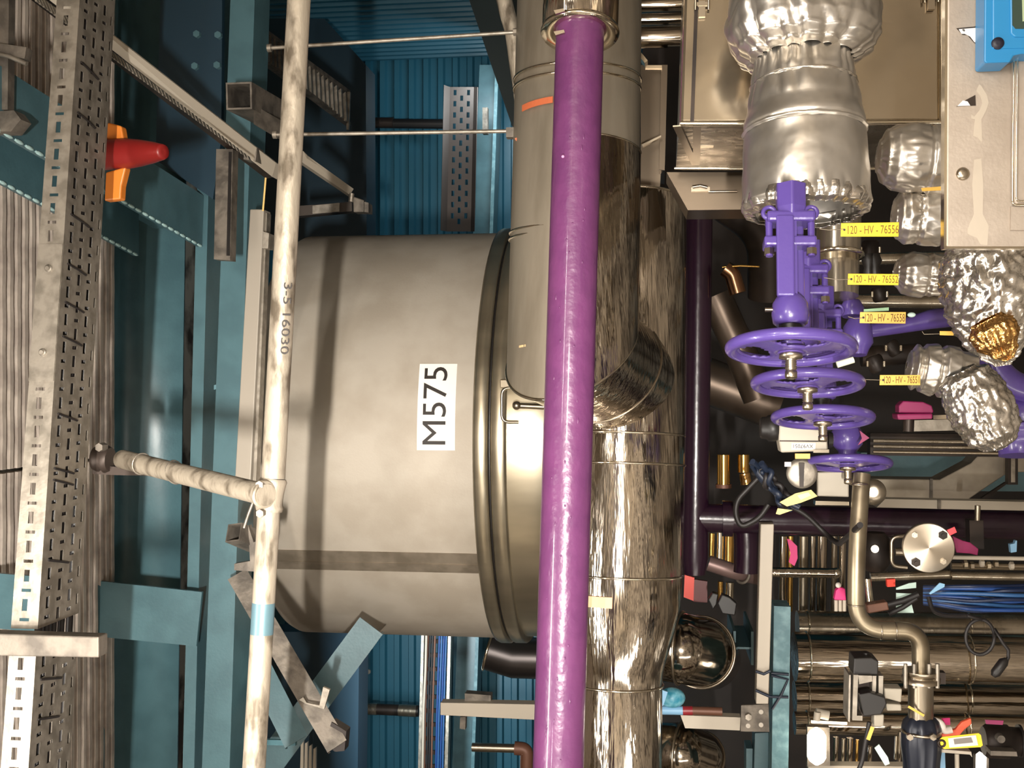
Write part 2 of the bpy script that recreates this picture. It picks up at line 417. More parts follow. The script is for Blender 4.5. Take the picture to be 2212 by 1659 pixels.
# grey cable trunking beside the flat channel, with its clip and a thin yellow wire
t = Thing('cable_duct', 'slim grey cable duct behind the scaffold tube', 'duct', at(550, 760, 3.7))
t.add('body', MB().prism([at(540, 452, 3.74), at(570, 452, 3.74), at(541, 1040, 3.66), at(507, 1040, 3.66)], V((0, .07, 0))), mat('grey duct', (150, 142, 130), .1, .5), bevel=.003)
t.add('clip', MB().prism([at(568, 500, 3.7), at(581, 504, 3.7), at(579, 537, 3.7), at(566, 536, 3.7)], V((0, .05, 0))), GALV)
t.add('inner_rail', MB().prism([at(571, 460, 3.76), at(577, 460, 3.76), at(553, 1040, 3.68), at(546, 1040, 3.68)], V((0, .04, 0))), GALV)
solo('yellow_wire', 'short yellow wire rising from the end of the slim grey duct', 'wire', MB().tube(ph([(574, 384), (571, 420), (568, 456)], 3.72), .0035, 8), mat('straw yellow', (214, 180, 110), 0, .5))

# ------------------------------------------------------------------ perforated cable trays
def perf_tray(name, label, group, P0, P1, secs, m, rows, pitch, th=.0016, ties=(), slots_short=True):
    """P0,P1: ends; secs: cross-section corner points as pairs of (end0, end1) lists of 3D points"""
    L = (P1 - P0).length; us = {0.0, 1.0}; vs = {0.0, 1.0}; holes = []
    for (v0, v1, off, ln) in rows:
        vs |= {v0, v1}; n = int(L / pitch)
        for i in range(n):
            c = (i + .5 + off) * pitch / L; h = ln / 2 / L
            if c - h > 0 and c + h < 1: us |= {round(c - h, 6), round(c + h, 6)}; holes.append((round(c - h, 6), round(c + h, 6), v0, v1))
    k = len(secs) - 1
    # v measured as 0..k across the corners
    vs |= {float(i) for i in range(k + 1)}; us = sorted(us); vs = sorted(vs)
    def P(u, v):
        i = min(int(v), k - 1); f = v - i
        a = secs[i][0].lerp(secs[i][1], u); b = secs[i + 1][0].lerp(secs[i + 1][1], u); return a.lerp(b, f)
    mb = MB(); idx = {}
    by = {}
    for h in holes: by.setdefault((h[2], h[3]), []).append(h)
    def vid(i, j):
        if (i, j) not in idx: idx[(i, j)] = len(mb.v); mb.v.append(P(us[i], vs[j]))
        return idx[(i, j)]
    for j in range(len(vs) - 1):
        vm = (vs[j] + vs[j + 1]) / 2; hs = [h for key, hl in by.items() if key[0] <= vm <= key[1] for h in hl]
        hs.sort(); p = 0
        for i in range(len(us) - 1):
            um = (us[i] + us[i + 1]) / 2
            if any(h[0] < um < h[1] for h in hs): continue
            mb.f.append((vid(i, j), vid(i + 1, j), vid(i + 1, j + 1), vid(i, j + 1))); mb.s.append(False)
    t = Thing(name, label, 'cable tray', (P0 + P1) / 2, group)
    t.add('tray', mb, m, solid=th)
    return t
Y0, Y1 = 2.44, 2.26
dY = .16
sec = []
for (x0, x1, d) in ((123, 2, 0), (172, 61, -.0), (252, 146, .0), (259, 150, .0)):
    sec.append([at(x0, 0, Y0 + d), at(x1, 1659, Y1 + d)])
# extend past both picture edges, keep the flange upright and the base level
def ext(s, k0=.4, k1=.4):
    d = s[1] - s[0]; return [s[0] - d * k0, s[1] + d * k1]
F0 = ext(sec[0]); F1 = ext(sec[1])
F1 = [V((F0[i].x, F0[i].y, F1[i].z)) for i in (0, 1)]
B1 = []
for i in (0, 1):
    z = F1[i].z; s = sec[2][i]; d = (s - CAM); p = CAM + d * ((z - CAM.z) / d.z); B1.append(p)
dd = B1[1] - B1[0]; B1 = [B1[0] - dd * .4, B1[1] + dd * .4]; B1 = [V((F1[i].x, B1[i].y, F1[i].z)) for i in (0, 1)]
B2 = [B1[i] + V((0, 0, .05)) for i in (0, 1)]
rows = [(.36, .56, 0, .026), (.30, .66, .5, .007), (1.15, 1.23, 0, .026), (1.42, 1.5, .5, .026), (1.68, 1.76, 0, .026), (1.13, 1.25, .5, .008), (1.40, 1.52, 0, .008), (1.66, 1.78, .5, .008), (1.9, 1.95, .25, .024)]
def cut(u0, u1):
    return [[s[0].lerp(s[1], u0), s[0].lerp(s[1], u1)] for s in (F0, F1, B1, B2)]
def uy(py):       # fraction along the tray at picture row py
    return (py / 1659.0 + .4) / 1.8
for k, (p0, p1, lab) in enumerate(((-650, 1374, 'perforated galvanised cable tray high up, the long length in front of the grating'), (1416, 2300, 'short length of perforated galvanised tray beyond the grey strut'))):
    c = cut(uy(p0), uy(p1))
    tr = perf_tray('cable_tray', lab, 'perforated trays overhead', c[0][0], c[0][1], c, GALV, rows, .064)
    if k == 0:
        s0, s1 = uy(553), uy(852)
        f0, f1 = F0[0].lerp(F0[1], s0), F0[0].lerp(F0[1], s1); g0, g1 = F1[0].lerp(F1[1], s0), F1[0].lerp(F1[1], s1)
        o = V((0, -.003, 0))
        sp = tr.add('splice_plate', MB().prism([f0 + o, f1 + o, g1 + o, g0 + o], V((0, .0018, 0))), GALV, 'plain splice plate')
        for py in (607, 790):
            u = uy(py); c0 = F0[0].lerp(F0[1], u).lerp(F1[0].lerp(F1[1], u), .5)
            tr.add('bolt', MB().lathe(c0 + o, -YA, [(0, .009), (.003, .009), (.003, .006), (.008, .005)], 12), GALV)
    ties = (135, 250, 480, 590, 675, 750, 918, 1035, 1060, 1230) if k == 0 else (1478, 1560)
    for py in ties:
        u = uy(py); a = F1[0].lerp(F1[1], u); b = B1[0].lerp(B1[1], u + .012)
        n = ZA * -.003
        tr.add('cable_tie', MB().tube([a.lerp(b, .12) + n, a.lerp(b, .4) + n * 1.6, a.lerp(b, .62) + n], .0026, 6), RUBBER)  # dark bars stand for the support brackets seen through the tray
for i in range(5):  # dark strands added inside the tray so its slots look dark
    f_ = .14 + i * .19
    pa, pb = F1[0].lerp(B1[0], f_) + V((0, 0, .013)), F1[1].lerp(B1[1], f_) + V((0, 0, .013))
    solo('black_cable', 'black strand added in the overhead tray to darken its slots', 'cable', MB().tube([pa.lerp(pb, q / 10.0) + V((0, .004 * math.sin(q * 1.3 + i), 0)) for q in range(11)], .0085, 8), RUBBER, 'black strands added in the overhead tray')
# strut that carries the tray
a = cen(at(100, 1396, 2.26)); 
solo('strut_channel', 'short grey strut carrying the perforated tray, near the picture corner', 'strut', MB().prism([at(-60, 1367, 2.2), at(213, 1376, 2.2), at(213, 1421, 2.2), at(-60, 1416, 2.2)], V((0, .04, 0))), GALVD, bevel=.003)
# shaded brackets up in the top corner
t = Thing('hanger_bracket', 'weathered tray hanger bracket against the grating in the top corner', 'bracket', at(20, 130, 2.7))
t.add('post', MB().bar(at(-60, 100, 2.7), at(62, 118, 2.7), ZA, .03, .03), GALVD)
t.add('post', MB().bar(at(15, -20, 2.75), at(12, 240, 2.75), YA, .03, .03), GALVD)
t.add('foot', MB().prism([at(-30, 242, 2.72), at(30, 238, 2.72), at(45, 258, 2.72), at(24, 284, 2.72), at(-30, 285, 2.72)], V((0, .05, 0))), GALVD)
t.add('handle', MB().tube(ph([(-20, 112), (20, 122), (58, 138)], 2.68), .006, 8), GALV)

# red and orange alarm horn behind the tray
t = Thing('alarm_horn', 'red tapered horn with orange wings behind the perforated tray', 'horn', at(290, 338, 2.75))
a, b = at(215, 335, 2.78), at(354, 328, 2.7); k = mpp(290, 335, 2.75); d = (b - a)
L = d.length
t.add('horn', MB().lathe(a, d, [(0, 33 * k), (.4 * L, 33 * k), (.62 * L, 29 * k), (.82 * L, 23 * k), (.97 * L, 17 * k), (L, 15 * k), (L * .99, 3 * k)], 28), RED)
t.add('wing', MB().prism([at(232, 264, 2.76), at(262, 272, 2.76), at(267, 302, 2.76), at(228, 300, 2.76)], V((0, .03, 0))), ORANGE, bevel=.004)
t.add('wing', MB().prism([at(228, 372, 2.74), at(272, 360, 2.74), at(262, 400, 2.74), at(260, 430, 2.74), at(225, 434, 2.74)], V((0, .03, 0))), ORANGE, bevel=.004)

# cream lighting trunk slanting across the top corner
t = Thing('lighting_trunking', 'cream trunk with a ribbed side, slanting across the top corner', 'trunking', at(400, 230, 3.4))
def trunk(px0, py0, Ya, px1, py1, Yb, w):
    a, b = at(px0, py0, Ya), at(px1, py1, Yb); d = (b - a).normalized()
    up = (V((0, 0, -1)) * -1 + XA * .9); up = (up - d * up.dot(d)).normalized(); return a, b, d, up, d.cross(up)
mb = MB().prism([at(60, -32, 2.6), at(100, -40, 2.6), at(765, 400, 4.6), at(757, 420, 4.6)], V((0, .03, .03)))
t.add('cover', MB().prism([at(94, -10, 2.62), at(126, -16, 2.62), at(596, 352, 3.85), at(588, 382, 3.85)], V((0, .05, 0))), CREAM)
mb = MB()
for i in range(58):
    u = i / 57.0; x = 66 + (532 - 66) * u; yl = 117 + .765 * (x - 250) + 1; Yd = 1 / (1 / 2.55 + (1 / 3.5 - 1 / 2.55) * u); k = 1 - .62 * u
    mb.prism([at(x - 1, yl, Yd), at(x + 3.4 * k + 1, yl + 2, Yd), at(x + 15 * k, yl + 27 * k, Yd), at(x + 10 * k, yl + 26 * k, Yd)], V((0, .02, 0)))
t.add('ribbed_side', mb, GALV)
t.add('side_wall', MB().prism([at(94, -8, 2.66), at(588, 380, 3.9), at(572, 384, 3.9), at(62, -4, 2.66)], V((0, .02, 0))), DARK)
t.add('clamp', MB().prism([at(530, 318, 3.7), at(556, 318, 3.7), at(552, 348, 3.7), at(526, 344, 3.7)], V((0, .06, 0))), GALVD)
solo('trunk_run', 'far length of cream trunk past the scaffold tube, above the vessel', 'trunking', MB().prism([at(655, 326, 4.5), at(664, 336, 4.5), at(764, 408, 5.0), at(756, 421, 5.0), at(640, 342, 4.5)], V((0, .05, .02))), CREAM)
t = Thing('beam_clamp', 'grey clamp with bolts at the lower end of the far cream trunk', 'clamp', at(776, 440, 5.0))
t.add('body', MB().prism([at(762, 424, 5.0), at(786, 432, 5.0), at(786, 458, 5.0), at(763, 458, 5.0)], V((0, .07, 0))), GALVD, bevel=.004)
t.add('jaw', MB().prism([at(787, 436, 5.0), at(796, 438, 5.0), at(796, 459, 5.0), at(787, 458, 5.0)], V((0, .07, 0))), GALVD)
t.add('bolt', MB().cyl(at(760, 418, 4.99), at(758, 436, 4.99), .012, 10), GALV)
t = Thing('channel_stub', 'short horizontal strut with a pale cover, just above the vessel', 'strut', at(690, 450, 5.0))
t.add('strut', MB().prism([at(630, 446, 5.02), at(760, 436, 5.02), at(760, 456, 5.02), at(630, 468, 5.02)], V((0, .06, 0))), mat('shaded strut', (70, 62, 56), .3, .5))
t.add('cover', MB().prism([at(675, 444, 5.0), at(733, 438, 5.0), at(733, 457, 5.0), at(675, 462, 5.0)], V((0, .01, 0))), GALV, 'pale cover')

# far cable ladder seen edge-on
t = Thing('cable_ladder', 'dark cable ladder with close bars behind the scaffold tube', 'cable ladder', at(680, 190, 5.4))
for i in range(19):
    u = i / 18.0; x = 575 + (745 - 575) * u; y = 95 + (225 - 95) * u
    mb = MB().prism([at(x - 5, y - 22, 5.2 + u), at(x + 1, y - 27, 5.2 + u), at(x + 4, y + 34, 5.2 + u), at(x - 2, y + 36, 5.2 + u)], V((0, .03, 0)))
    t.add('rung', mb, GALV if i > 5 else GALVD)
t.add('side_rail', MB().bar(at(570, 68, 5.22), at(752, 200, 6.3), ZA, .02, .03), GALVD)
t.add('side_rail', MB().bar(at(570, 132, 5.22), at(752, 268, 6.3), ZA, .02, .03), GALVD)
t.add('end_plate', MB().prism([at(750, 198, 6.25), at(756, 198, 6.25), at(753, 280, 6.25), at(748, 280, 6.25)], V((0, .02, 0))), GALV)

# ------------------------------------------------------------------ scaffold tube, coupler, brace
YS0, YS1 = 2.36, 2.26
def ys(py): return YS0 + (YS1 - YS0) * py / 1659.0
t = Thing('scaffold_tube', 'weathered scaffold tube with handwritten marks and a blue band, in front of the vessel', 'scaffold tube', at(600, 800, 2.3))
def sx(py):          # centre column of the tube by picture row
    P = [(-60, 649), (0, 644), (300, 626), (600, 614), (1000, 591), (1200, 580), (1400, 566), (1720, 545)]
    for (a, xa), (b, xb) in zip(P, P[1:]):
        if a <= py <= b: return xa + (xb - xa) * (py - a) / (b - a)
    return P[-1][1]
r = .0241
pts = [at(sx(y), y, ys(y)) for y in range(-60, 1030, 40)]
A0, A1 = at(649, -60, ys(-60)), at(590, 1034, ys(1034))
t.add('tube', MB().tube([A0 + (A0 - A1) * .6, A0, A1], r * 1.06, 32), SCAF)
Bq0, Bq1 = at(581, 1100, ys(1100)), at(545, 1720, ys(1720))
t.add('tube', MB().tube([Bq0, Bq1, Bq1 + (Bq1 - Bq0) * .8], r, 32), SCAF)
u0, u1 = (1304 - 1100) / 620, (1372 - 1100) / 620
t.add('paint_band', MB().tube([Bq0.lerp(Bq1, u0), Bq0.lerp(Bq1, u1)], r * 1.012, 32, cap=False), mat('worn blue paint', (92, 122, 132), .2, .4), 'worn blue paint band')
d = (A1 - A0).normalized(); c0 = at(617, 690, ys(690)); w = (CAM - c0).normalized(); w = (w - d * w.dot(d)).normalized()
t.text('3-5 16030', c0 + w * (r * 1.06 + .0015) + d.cross(w) * 0, d, d.cross(w) * (1 if d.cross(w).z < 0 else -1), .024, INK, 'marker_writing', ext=.0002, wide=1.6, label='handwritten marker digits')
# right-angle coupler
t = Thing('scaffold_coupler', 'cast scaffold coupler joining the two tubes in front of the vessel', 'coupler', at(588, 1066, 2.3))
c0, c1 = at(590, 1034, ys(1034)), at(581, 1106, ys(1106)); dd = c1 - c0
t.add('sleeve', MB().lathe(c0, dd, [(0, .0275), (.006, .0305), (.014, .029), (.03, .027), (.045, .0265), (.056, .0275), (.062, .0305), (.07, .0275)], 32), SCAF)
hb = at(578, 1070, 2.25); he = at(264, 992, 2.62); hd = (hb - he).normalized()
t.add('collar', MB().torus(hb - hd * .012, hd, .0255, .0048, 32, 10), SCAF)
t.add('bolt', MB().bolt(at(567, 1046, 2.26), -YA, .009, .02), GALV)
t.add('bolt', MB().bolt(at(566, 1108, 2.26), -YA, .009, .014), GALV)
t = Thing('scaffold_brace', 'short horizontal scaffold tube running from the coupler back to the tray', 'scaffold tube', he)
t.add('tube', MB().tube([hb - hd * .004, he], [.0235, .0235], 28), SCAF)
t.add('cable_tie', MB().torus(at(306, 1002, 2.55), hd + V((0, .2, .15)), .0255, .002, 30, 6), GALV)
t.add('cable_tie', MB().torus(at(378, 1020, 2.48), hd + V((.3, .2, -.1)), .0275, .002, 30, 6), GALV)
t = Thing('swivel_clamp', 'dark scaffold clamp at the back end of the short brace tube', 'clamp', at(228, 992, 2.68))
t.add('jaw', MB().lathe(at(205, 990, 2.68), at(248, 993, 2.68) - at(205, 990, 2.68), [(0, .03), (.012, .034), (.02, .028), (.03, .036), (.042, .03)], 20), mat('dark cast clamp', (66, 56, 50), .5, .5))
t.add('jaw', MB().prism([at(200, 1004, 2.68), at(246, 1008, 2.68), at(318, 1016, 2.68), at(330, 1028, 2.68), at(240, 1026, 2.68), at(200, 1024, 2.68)], V((0, .03, 0))), bpy.data.materials['dark cast clamp'])
t.add('bolt', MB().bolt(at(226, 965, 2.66), -YA, .011, .03), GALVD)

# open end of a bracket channel and the angle irons under it
a = at(520, 1148, 3.3)
t = Thing('bracket_channel', 'open-ended grey bracket channel bolted beside the scaffold tube', 'bracket', a)
w = mpp(515, 1150, 3.3) * 40
t.add('channel', hollow(at(505, 1150, 3.3), at(540, 1190, 3.3) + V((0, .12, 0)), w, ZA, .004), GALVD)
t.add('plate', MB().prism([at(536, 1135, 3.32), at(548, 1172, 3.32), at(546, 1172, 3.32), at(556, 1168, 3.32), at(556, 1235, 3.32), at(506, 1232, 3.32), at(506, 1218, 3.32), at(540, 1212, 3.32)], V((0, .03, 0))), GALVD)
t.add('wire', MB().tube(ph([(546, 1086), (536, 1112), (527, 1140)], 3.28), .005, 8), GALV)
# ------------------------------------------------------------------ vessel
VY = 5.2; VC = at(900, 936, VY); VR = .94
def vz(px): return at(px, 936, VY - VR).z       # height whose front point shows at picture column px
def sector(a0, a1, r0, r1, z0, z1, n=24):
    """curved plate on the vessel: angle 0 faces the camera, positive towards +X"""
    mb = MB(); vs = []
    for i in range(n + 1):
        a = a0 + (a1 - a0) * i / n; d = V((math.sin(a), -math.cos(a), 0))
        for r, z in ((r0, z0), (r1, z0), (r1, z1), (r0, z1)): vs.append(V((VC.x, VC.y, z)) + d * r)
    fs = []
    for i in range(n):
        for j in range(4): fs.append((i * 4 + j, i * 4 + (j + 1) % 4, i * 4 + 4 + (j + 1) % 4, i * 4 + 4 + j))
    fs += [(0, 1, 2, 3), (n * 4 + 3, n * 4 + 2, n * 4 + 1, n * 4)]
    return mb.add(vs, fs)
zt, zr = vz(528), vz(1022)
vb = V((VC.x, VC.y, 0))
t = Thing('insulated_vessel', 'large grey clad upright vessel carrying the white plate marked M575', 'vessel', V((VC.x, VC.y, vz(1100))))
prof = [(zt + .06, .3), (zt + .04, VR - .12), (zt, VR - .01), (zt - .02, VR), (zr, VR)]
t.add('shell', MB().lathe(vb, ZA, prof, 128), SSM)
POLB = mat('polished vessel band', (190, 180, 158), .9, .3, c2=(168, 158, 138), vs=6, stretch=(1, 1, .3), bump=.05, bs=12)
za, zb_, zc = vz(1054), vz(1060), vz(1093)
t.add('closure_band', MB().lathe(vb, ZA, [(zr, VR), (zr, VR + .016), (zr - .012, VR + .022), (za + .008, VR + .022), (za, VR + .014), (za, VR)], 128, cap=False), POLB)
t.add('closure_band', MB().lathe(vb, ZA, [(zb_, VR), (zb_, VR + .014), (zb_ - .008, VR + .02), (zc + .008, VR + .02), (zc, VR + .014), (zc, VR - .01)], 128, cap=False), POLB)
t.add('gasket', MB().lathe(vb, ZA, [(za, VR - .002), (za, VR + .004), (zb_, VR + .004), (zb_, VR - .002)], 96, cap=False), BLACK)
zh = zc
t.add('bottom_head', MB().lathe(vb, ZA, [(zh, VR - .01), (zh - .10, VR - .012), (zh - .2, VR - .03), (zh - .3, VR - .08), (zh - .38, VR - .18), (zh - .44, VR - .36), (zh - .48, VR - .6), (zh - .5, .05)], 96), POLB)
ang = lambda py: math.asin(max(-1, min(1, (at(900, py, VY - VR * .93).x - VC.x) / VR)))
s0, s1 = ang(1243), ang(1197)
STRAP = mat('seam strap steel', (142, 131, 116), .5, .42, c2=(118, 108, 94), vs=10)
t.add('seam_strap', sector(s0, s1, VR - .002, VR + .004, zr + .001, zt - .03, 8), STRAP, 'vertical lapped seam strap')
t.add('seam_strap', sector(ang(1228), ang(1222), VR + .003, VR + .008, zr + .001, zt - .03, 3), STRAP)
# lifting handle and clips below the band
k = VY - VR - .012
t.add('lifting_handle', MB().tube(fillet(ph([(1122, 838), (1084, 838), (1084, 912), (1120, 912)], k), .03), .006, 10), STEEL)
t.add('clip', MB().prism(ph([(1080, 820), (1108, 820), (1108, 838), (1080, 838)], k), V((0, .04, 0))), BRIGHT, bevel=.003)
t.add('pin', MB().tube(ph([(1114, 876), (1178, 879)], k - .02), .011, 12), STEEL)
t.add('pin_head', MB().ball(at(1116, 876, k - .025), .017), STEEL)
for py in (1344, 1356):
    pass
# sign
sa, sb = ang(970), ang(787)
t2 = Thing('equipment_sign', 'white plate with the black characters M575 on the grey vessel', 'sign', at(940, 878, 4.28))
z0, z1 = vz(983), vz(901)
t2.add('plate', sector(sa, sb, VR + .001, VR + .004, z0, z1, 12), WHITE)
mb = textmb('M575', (0, 0, 0), XA, YA, 1.0, .002)
lo = [min(v[i] for v in mb.v) for i in (0, 1)]; hi = [max(v[i] for v in mb.v) for i in (0, 1)]
ta, tb = ang(958), ang(794); zz0, zz1 = vz(963), vz(913)
# thicken strokes lightly is not needed: wrap the glyphs round the shell
for i, v in enumerate(mb.v):
    a = ta + (tb - ta) * (v.x - lo[0]) / (hi[0] - lo[0]); z = zz0 + (zz1 - zz0) * (v.y - lo[1]) / (hi[1] - lo[1]); rr = VR + (.0052 if v.z > 0 else .0035)
    mb.v[i] = V((VC.x + math.sin(a) * rr, VC.y - math.cos(a) * rr, z))
t2.add('lettering', mb, INK, 'black characters M575')

# ------------------------------------------------------------------ braces beside the vessel
def angle_iron(px0, py0, Ya, px1, py1, Yb, w, m, name, label, leg=.05, group=None):
    a, b = at(px0, py0, Ya), at(px1, py1, Yb); d = (b - a).normalized(); v = (CAM - (a + b) / 2).normalized(); sd = d.cross(v).normalized(); fr = sd.cross(d).normalized()
    if fr.dot(v) < 0: fr = -fr
    k = w * mpp((px0 + px1) / 2, (py0 + py1) / 2, (Ya + Yb) / 2); h = k / 2; th = .008
    pr = [(-h, 0), (h, 0), (h, -leg), (h - th, -leg), (h - th, -th), (-h, -th)]
    t = Thing(name, label, 'brace', a, group); t.add('angle', MB().sweep(a, b, pr, sd, fr), m); return t
t = angle_iron(512, 1240, 3.75, 728, 1612, 3.6, 46, GALVD, 'angle_brace', 'grey angle brace crossing the lower corner of the vessel')
t.add('end_cap', MB().prism(ph([(716, 1560), (748, 1580), (744, 1622), (724, 1624), (700, 1606)], 3.62), V((0, .05, 0))), mat('dark angle end', (58, 52, 50), .4, .5))
t.add('joint_plate', MB().prism(ph([(655, 1506), (662, 1518), (690, 1524), (698, 1484), (712, 1490), (700, 1532), (660, 1520), (646, 1512)], 3.58), V((0, .012, 0))), GALV, 'pale L-shaped joint plate')
angle_iron(514, 1352, 4.05, 640, 1602, 3.95, 52, TEAL, 'teal_brace', 'teal angle brace behind the scaffold tube, shorter and lighter than the rest')
angle_iron(544, 1700, 4.3, 802, 1352, 4.4, 62, TEAL, 'teal_brace', 'broad teal brace rising behind the grey angle brace to the vessel')
solo('teal_tie', 'thin teal tie bar at the foot of the lighter teal brace', 'tie bar', MB().bar(at(484, 1600, 4.15), at(640, 1604, 4.12), YA, .02, .016), TEALD)
t = Thing('slotted_plate', 'pale slotted plate glimpsed under the broad teal brace', 'plate', at(660, 1630, 6.0))
for i, x in enumerate((650, 659, 668, 677)):
    t.add('slat', MB().prism(ph([(x, 1600 + 6 * i), (x + 5, 1597 + 6 * i), (x + 5, 1680), (x - 2, 1680)], 6.0), V((0, .02, 0))), CREAM)

# ------------------------------------------------------------------ hanger rods
def rod(a, b, lab):
    t = Thing('hanger_rod', lab, 'threaded rod', at(*b), 'hanger rods above the clad pipe')
    t.add('rod', MB().tube([at(*a), at(*b)], .0058, 10), GALV)
    t.add('nut', MB().lathe(at(*b), at(*a) - at(*b), [(0, .011), (.018, .011)], 6, sm=False), GALV)
    t.add('washer', MB().lathe(at(*a), at(*b) - at(*a), [(0, .012), (.012, .012)], 12), GALV)
rod((578, 104, 3.2), (1122, 69, 3.22), 'hanger rod nearer the picture edge, down to the clad pipe')
rod((590, 291, 3.2), (1112, 283, 3.22), 'hanger rod reaching the clad pipe by its orange marks')
t = Thing('rough_pipe', 'rough grey lagged pipe end beside the wide clad pipe at the picture edge', 'pipe', at(1105, 40, 3.4))
pts = ph([(1080, -40), (1090, 0), (1098, 40), (1108, 70), (1112, 120), (1116, 180), (1122, 240)], 3.45)
mb = MB().tube([p for p in pts], [.026, .026, .024, .024, .02, .014, .008], 20)
for i, v in enumerate(mb.v): mb.v[i] = v + V((noise.noise(v * 40), noise.noise(v * 40 + V((9, 0, 0))), noise.noise(v * 40 + V((0, 7, 0))))) * .007
t.add('lagging', mb, SCAF)

# ------------------------------------------------------------------ clad pipes either side of the purple pipe
t = Thing('clad_pipe', 'wide dull clad pipe behind the purple pipe, ending in a mitred elbow', 'insulated pipe', at(1240, 400, 3.1))
A0 = at(1253, -80, 3.26); E1 = at(1236, 752, 3.1); E2 = at(1350, 826, 3.52)
rA = 138 * mpp(1240, 400, 3.15)
A0 = A0 + (A0 - E1) * .8
m_ = MB().mtube([A0, E1, E2], rA, 96, cap=False); R_ = m_.rings
n_ = len(R_[0]); q_ = MB(); q_.add(R_[0] + R_[1], [(j, (j + 1) % n_, n_ + (j + 1) % n_, n_ + j) for j in range(n_)], True)
SSA = mat('weathered stainless cladding', (168, 157, 140), .6, .4, c2=(138, 128, 112), vs=5, vd=6, stretch=(.3, 2, 2), bump=.1, bs=14, rv=.08)
t.add('cladding', q_, SSA)
q_ = MB(); e1 = [p.lerp(r, .12) for p, r in zip(R_[1], R_[2])]; e0 = [p + (p - cen(*R_[1])) * -.006 for p in R_[1]]
q_.add(e0 + R_[2], [(j, (j + 1) % n_, n_ + (j + 1) % n_, n_ + j) for j in range(n_)], True)
t.add('elbow', q_, SSP, 'polished mitred elbow')
def bead(o, ax, R, r=.004): return MB().torus(o, ax, R, r, 64, 8)
t.add('seam_bead', MB().loop(R_[1], .0045), BRIGHT)
hf = [p.lerp(r, .55) for p, r in zip(R_[1], R_[2])]; t.add('seam_bead', MB().loop(hf, .003), STEEL)
axA = E1 - A0
for px, py, Y in ((1247, 175, 3.2), (1246, 195, 3.2), (1240, 506, 3.15), (1239, 520, 3.15)):
    t.add('seam_bead', bead(at(px, py, Y), axA + V((0, .12 * axA.length, 0)), rA + .001, .0035), BRIGHT)
t.add('orange_mark', MB().prism([p + V((0, -.004, 0)) for p in ph([(1112, 300), (1139, 286), (1142, 291), (1116, 306)], 3.2 - rA * .52)], V((0, .003, 0))), ORANGEP, 'orange spray mark')
def patch(o, ax, R, a0, a1, t0, t1, n=8, th=.002):
    """thin curved label or band lying on a pipe; angle 0 faces the camera, +90 towards the picture's left"""
    ax = V(ax).normalized(); f = (CAM - V(o)); f = (f - ax * f.dot(ax)).normalized(); g = f.cross(ax)
    if g.z < 0: g = -g
    vs = []; mb = MB()
    for i in range(n + 1):
        a = a0 + (a1 - a0) * i / n; d = f * math.cos(a) + g * math.sin(a)
        for r, q in ((R, t0), (R + th, t0), (R + th, t1), (R, t1)): vs.append(V(o) + ax * q + d * r)
    fs = [(i * 4 + j, i * 4 + (j + 1) % 4, i * 4 + 4 + (j + 1) % 4, i * 4 + 4 + j) for i in range(n) for j in range(4)] + [(0, 1, 2, 3), (n * 4 + 3, n * 4 + 2, n * 4 + 1, n * 4)]
    return mb.add(vs, fs)
t.add('orange_mark', patch(at(1243, 268, 3.18), axA, rA, .35, .95, -.012, .006), ORANGEP, 'orange marker line')
ps = E1 - axA.normalized() * .56; Lq = .545
sh = patch(ps, axA, rA + .0005, -1.45, -.28, 0, Lq, 16, .003); mitn = (E1 - A0).normalized() + (E2 - E1).normalized()
for i in range(len(sh.v)):
    if i % 4 >= 2:
        p = sh.v[i]; n1 = axA.normalized(); sh.v[i] = p + n1 * ((E1 - p).dot(mitn) / n1.dot(mitn) - .004)
t.add('overlap_sheet', sh, SSP, 'polished overlapping sheet')
t.add('sheet_edge', MB().tube([ps + axA.normalized() * .002 + q for q in []] or [p for p in patch(ps, axA, rA + .003, -1.45, -.28, 0, .002, 16, .001).v[0::4]], .003, 6), BRIGHT)
t.add('clip', MB().box(at(1108, 288, 3.19), XA * .014, YA * .016, ZA * .018), GALVD)
t.add('orange_mark', patch(at(1236, 766, 3.1), axA, rA, .62, .9, -.003, .003), mat('pale orange scratch', (216, 176, 130), 0, .5), 'pale scratch mark')

t = Thing('header_pipe', 'polished stainless clad header pipe running past the mitred elbow', 'insulated pipe', at(1345, 1000, 3.5))
rB = 132 * mpp(1345, 900, 3.5)
Bs = [at(1352, 432, 3.56), at(1350, 600, 3.54), at(1346, 950, 3.5), at(1338, 1245, 3.45), at(1336, 1310, 3.44), at(1331, 1440, 3.42), at(1330, 1478, 3.42), at(1328, 1740, 3.38)]; Bs[-1] = Bs[-1] + (Bs[-1] - Bs[-2]) * 2
t.add('cladding', MB().tube(Bs, [rB, rB, rB, rB, rB * .99, rB * .76, rB * .74, rB * .74], 72), SSP)
axB = Bs[3] - Bs[1]
for px, py, Y, k in ((1345, 940, 3.5, 1), (1345, 1003, 3.49, 1), (1338, 1240, 3.45, 1), (1330, 1476, 3.42, .745), (1352, 436, 3.56, 1)):
    t.add('seam_bead', bead(at(px, py, Y), axB, rB * k + .001, .004), BRIGHT)
t.add('orange_mark', patch(at(1337, 1290, 3.44), axB, rB, .1, .95, -.016, .016), mat('faded orange band', (226, 168, 130), .3, .4), 'faded orange paint band')
for s, (px, py) in enumerate(((1404, 566), (1404, 640), (1395, 480), (1440, 1120))):
    t.add('rivet', MB().ball(at(px, py, 3.4), .006, 8), BRIGHT)

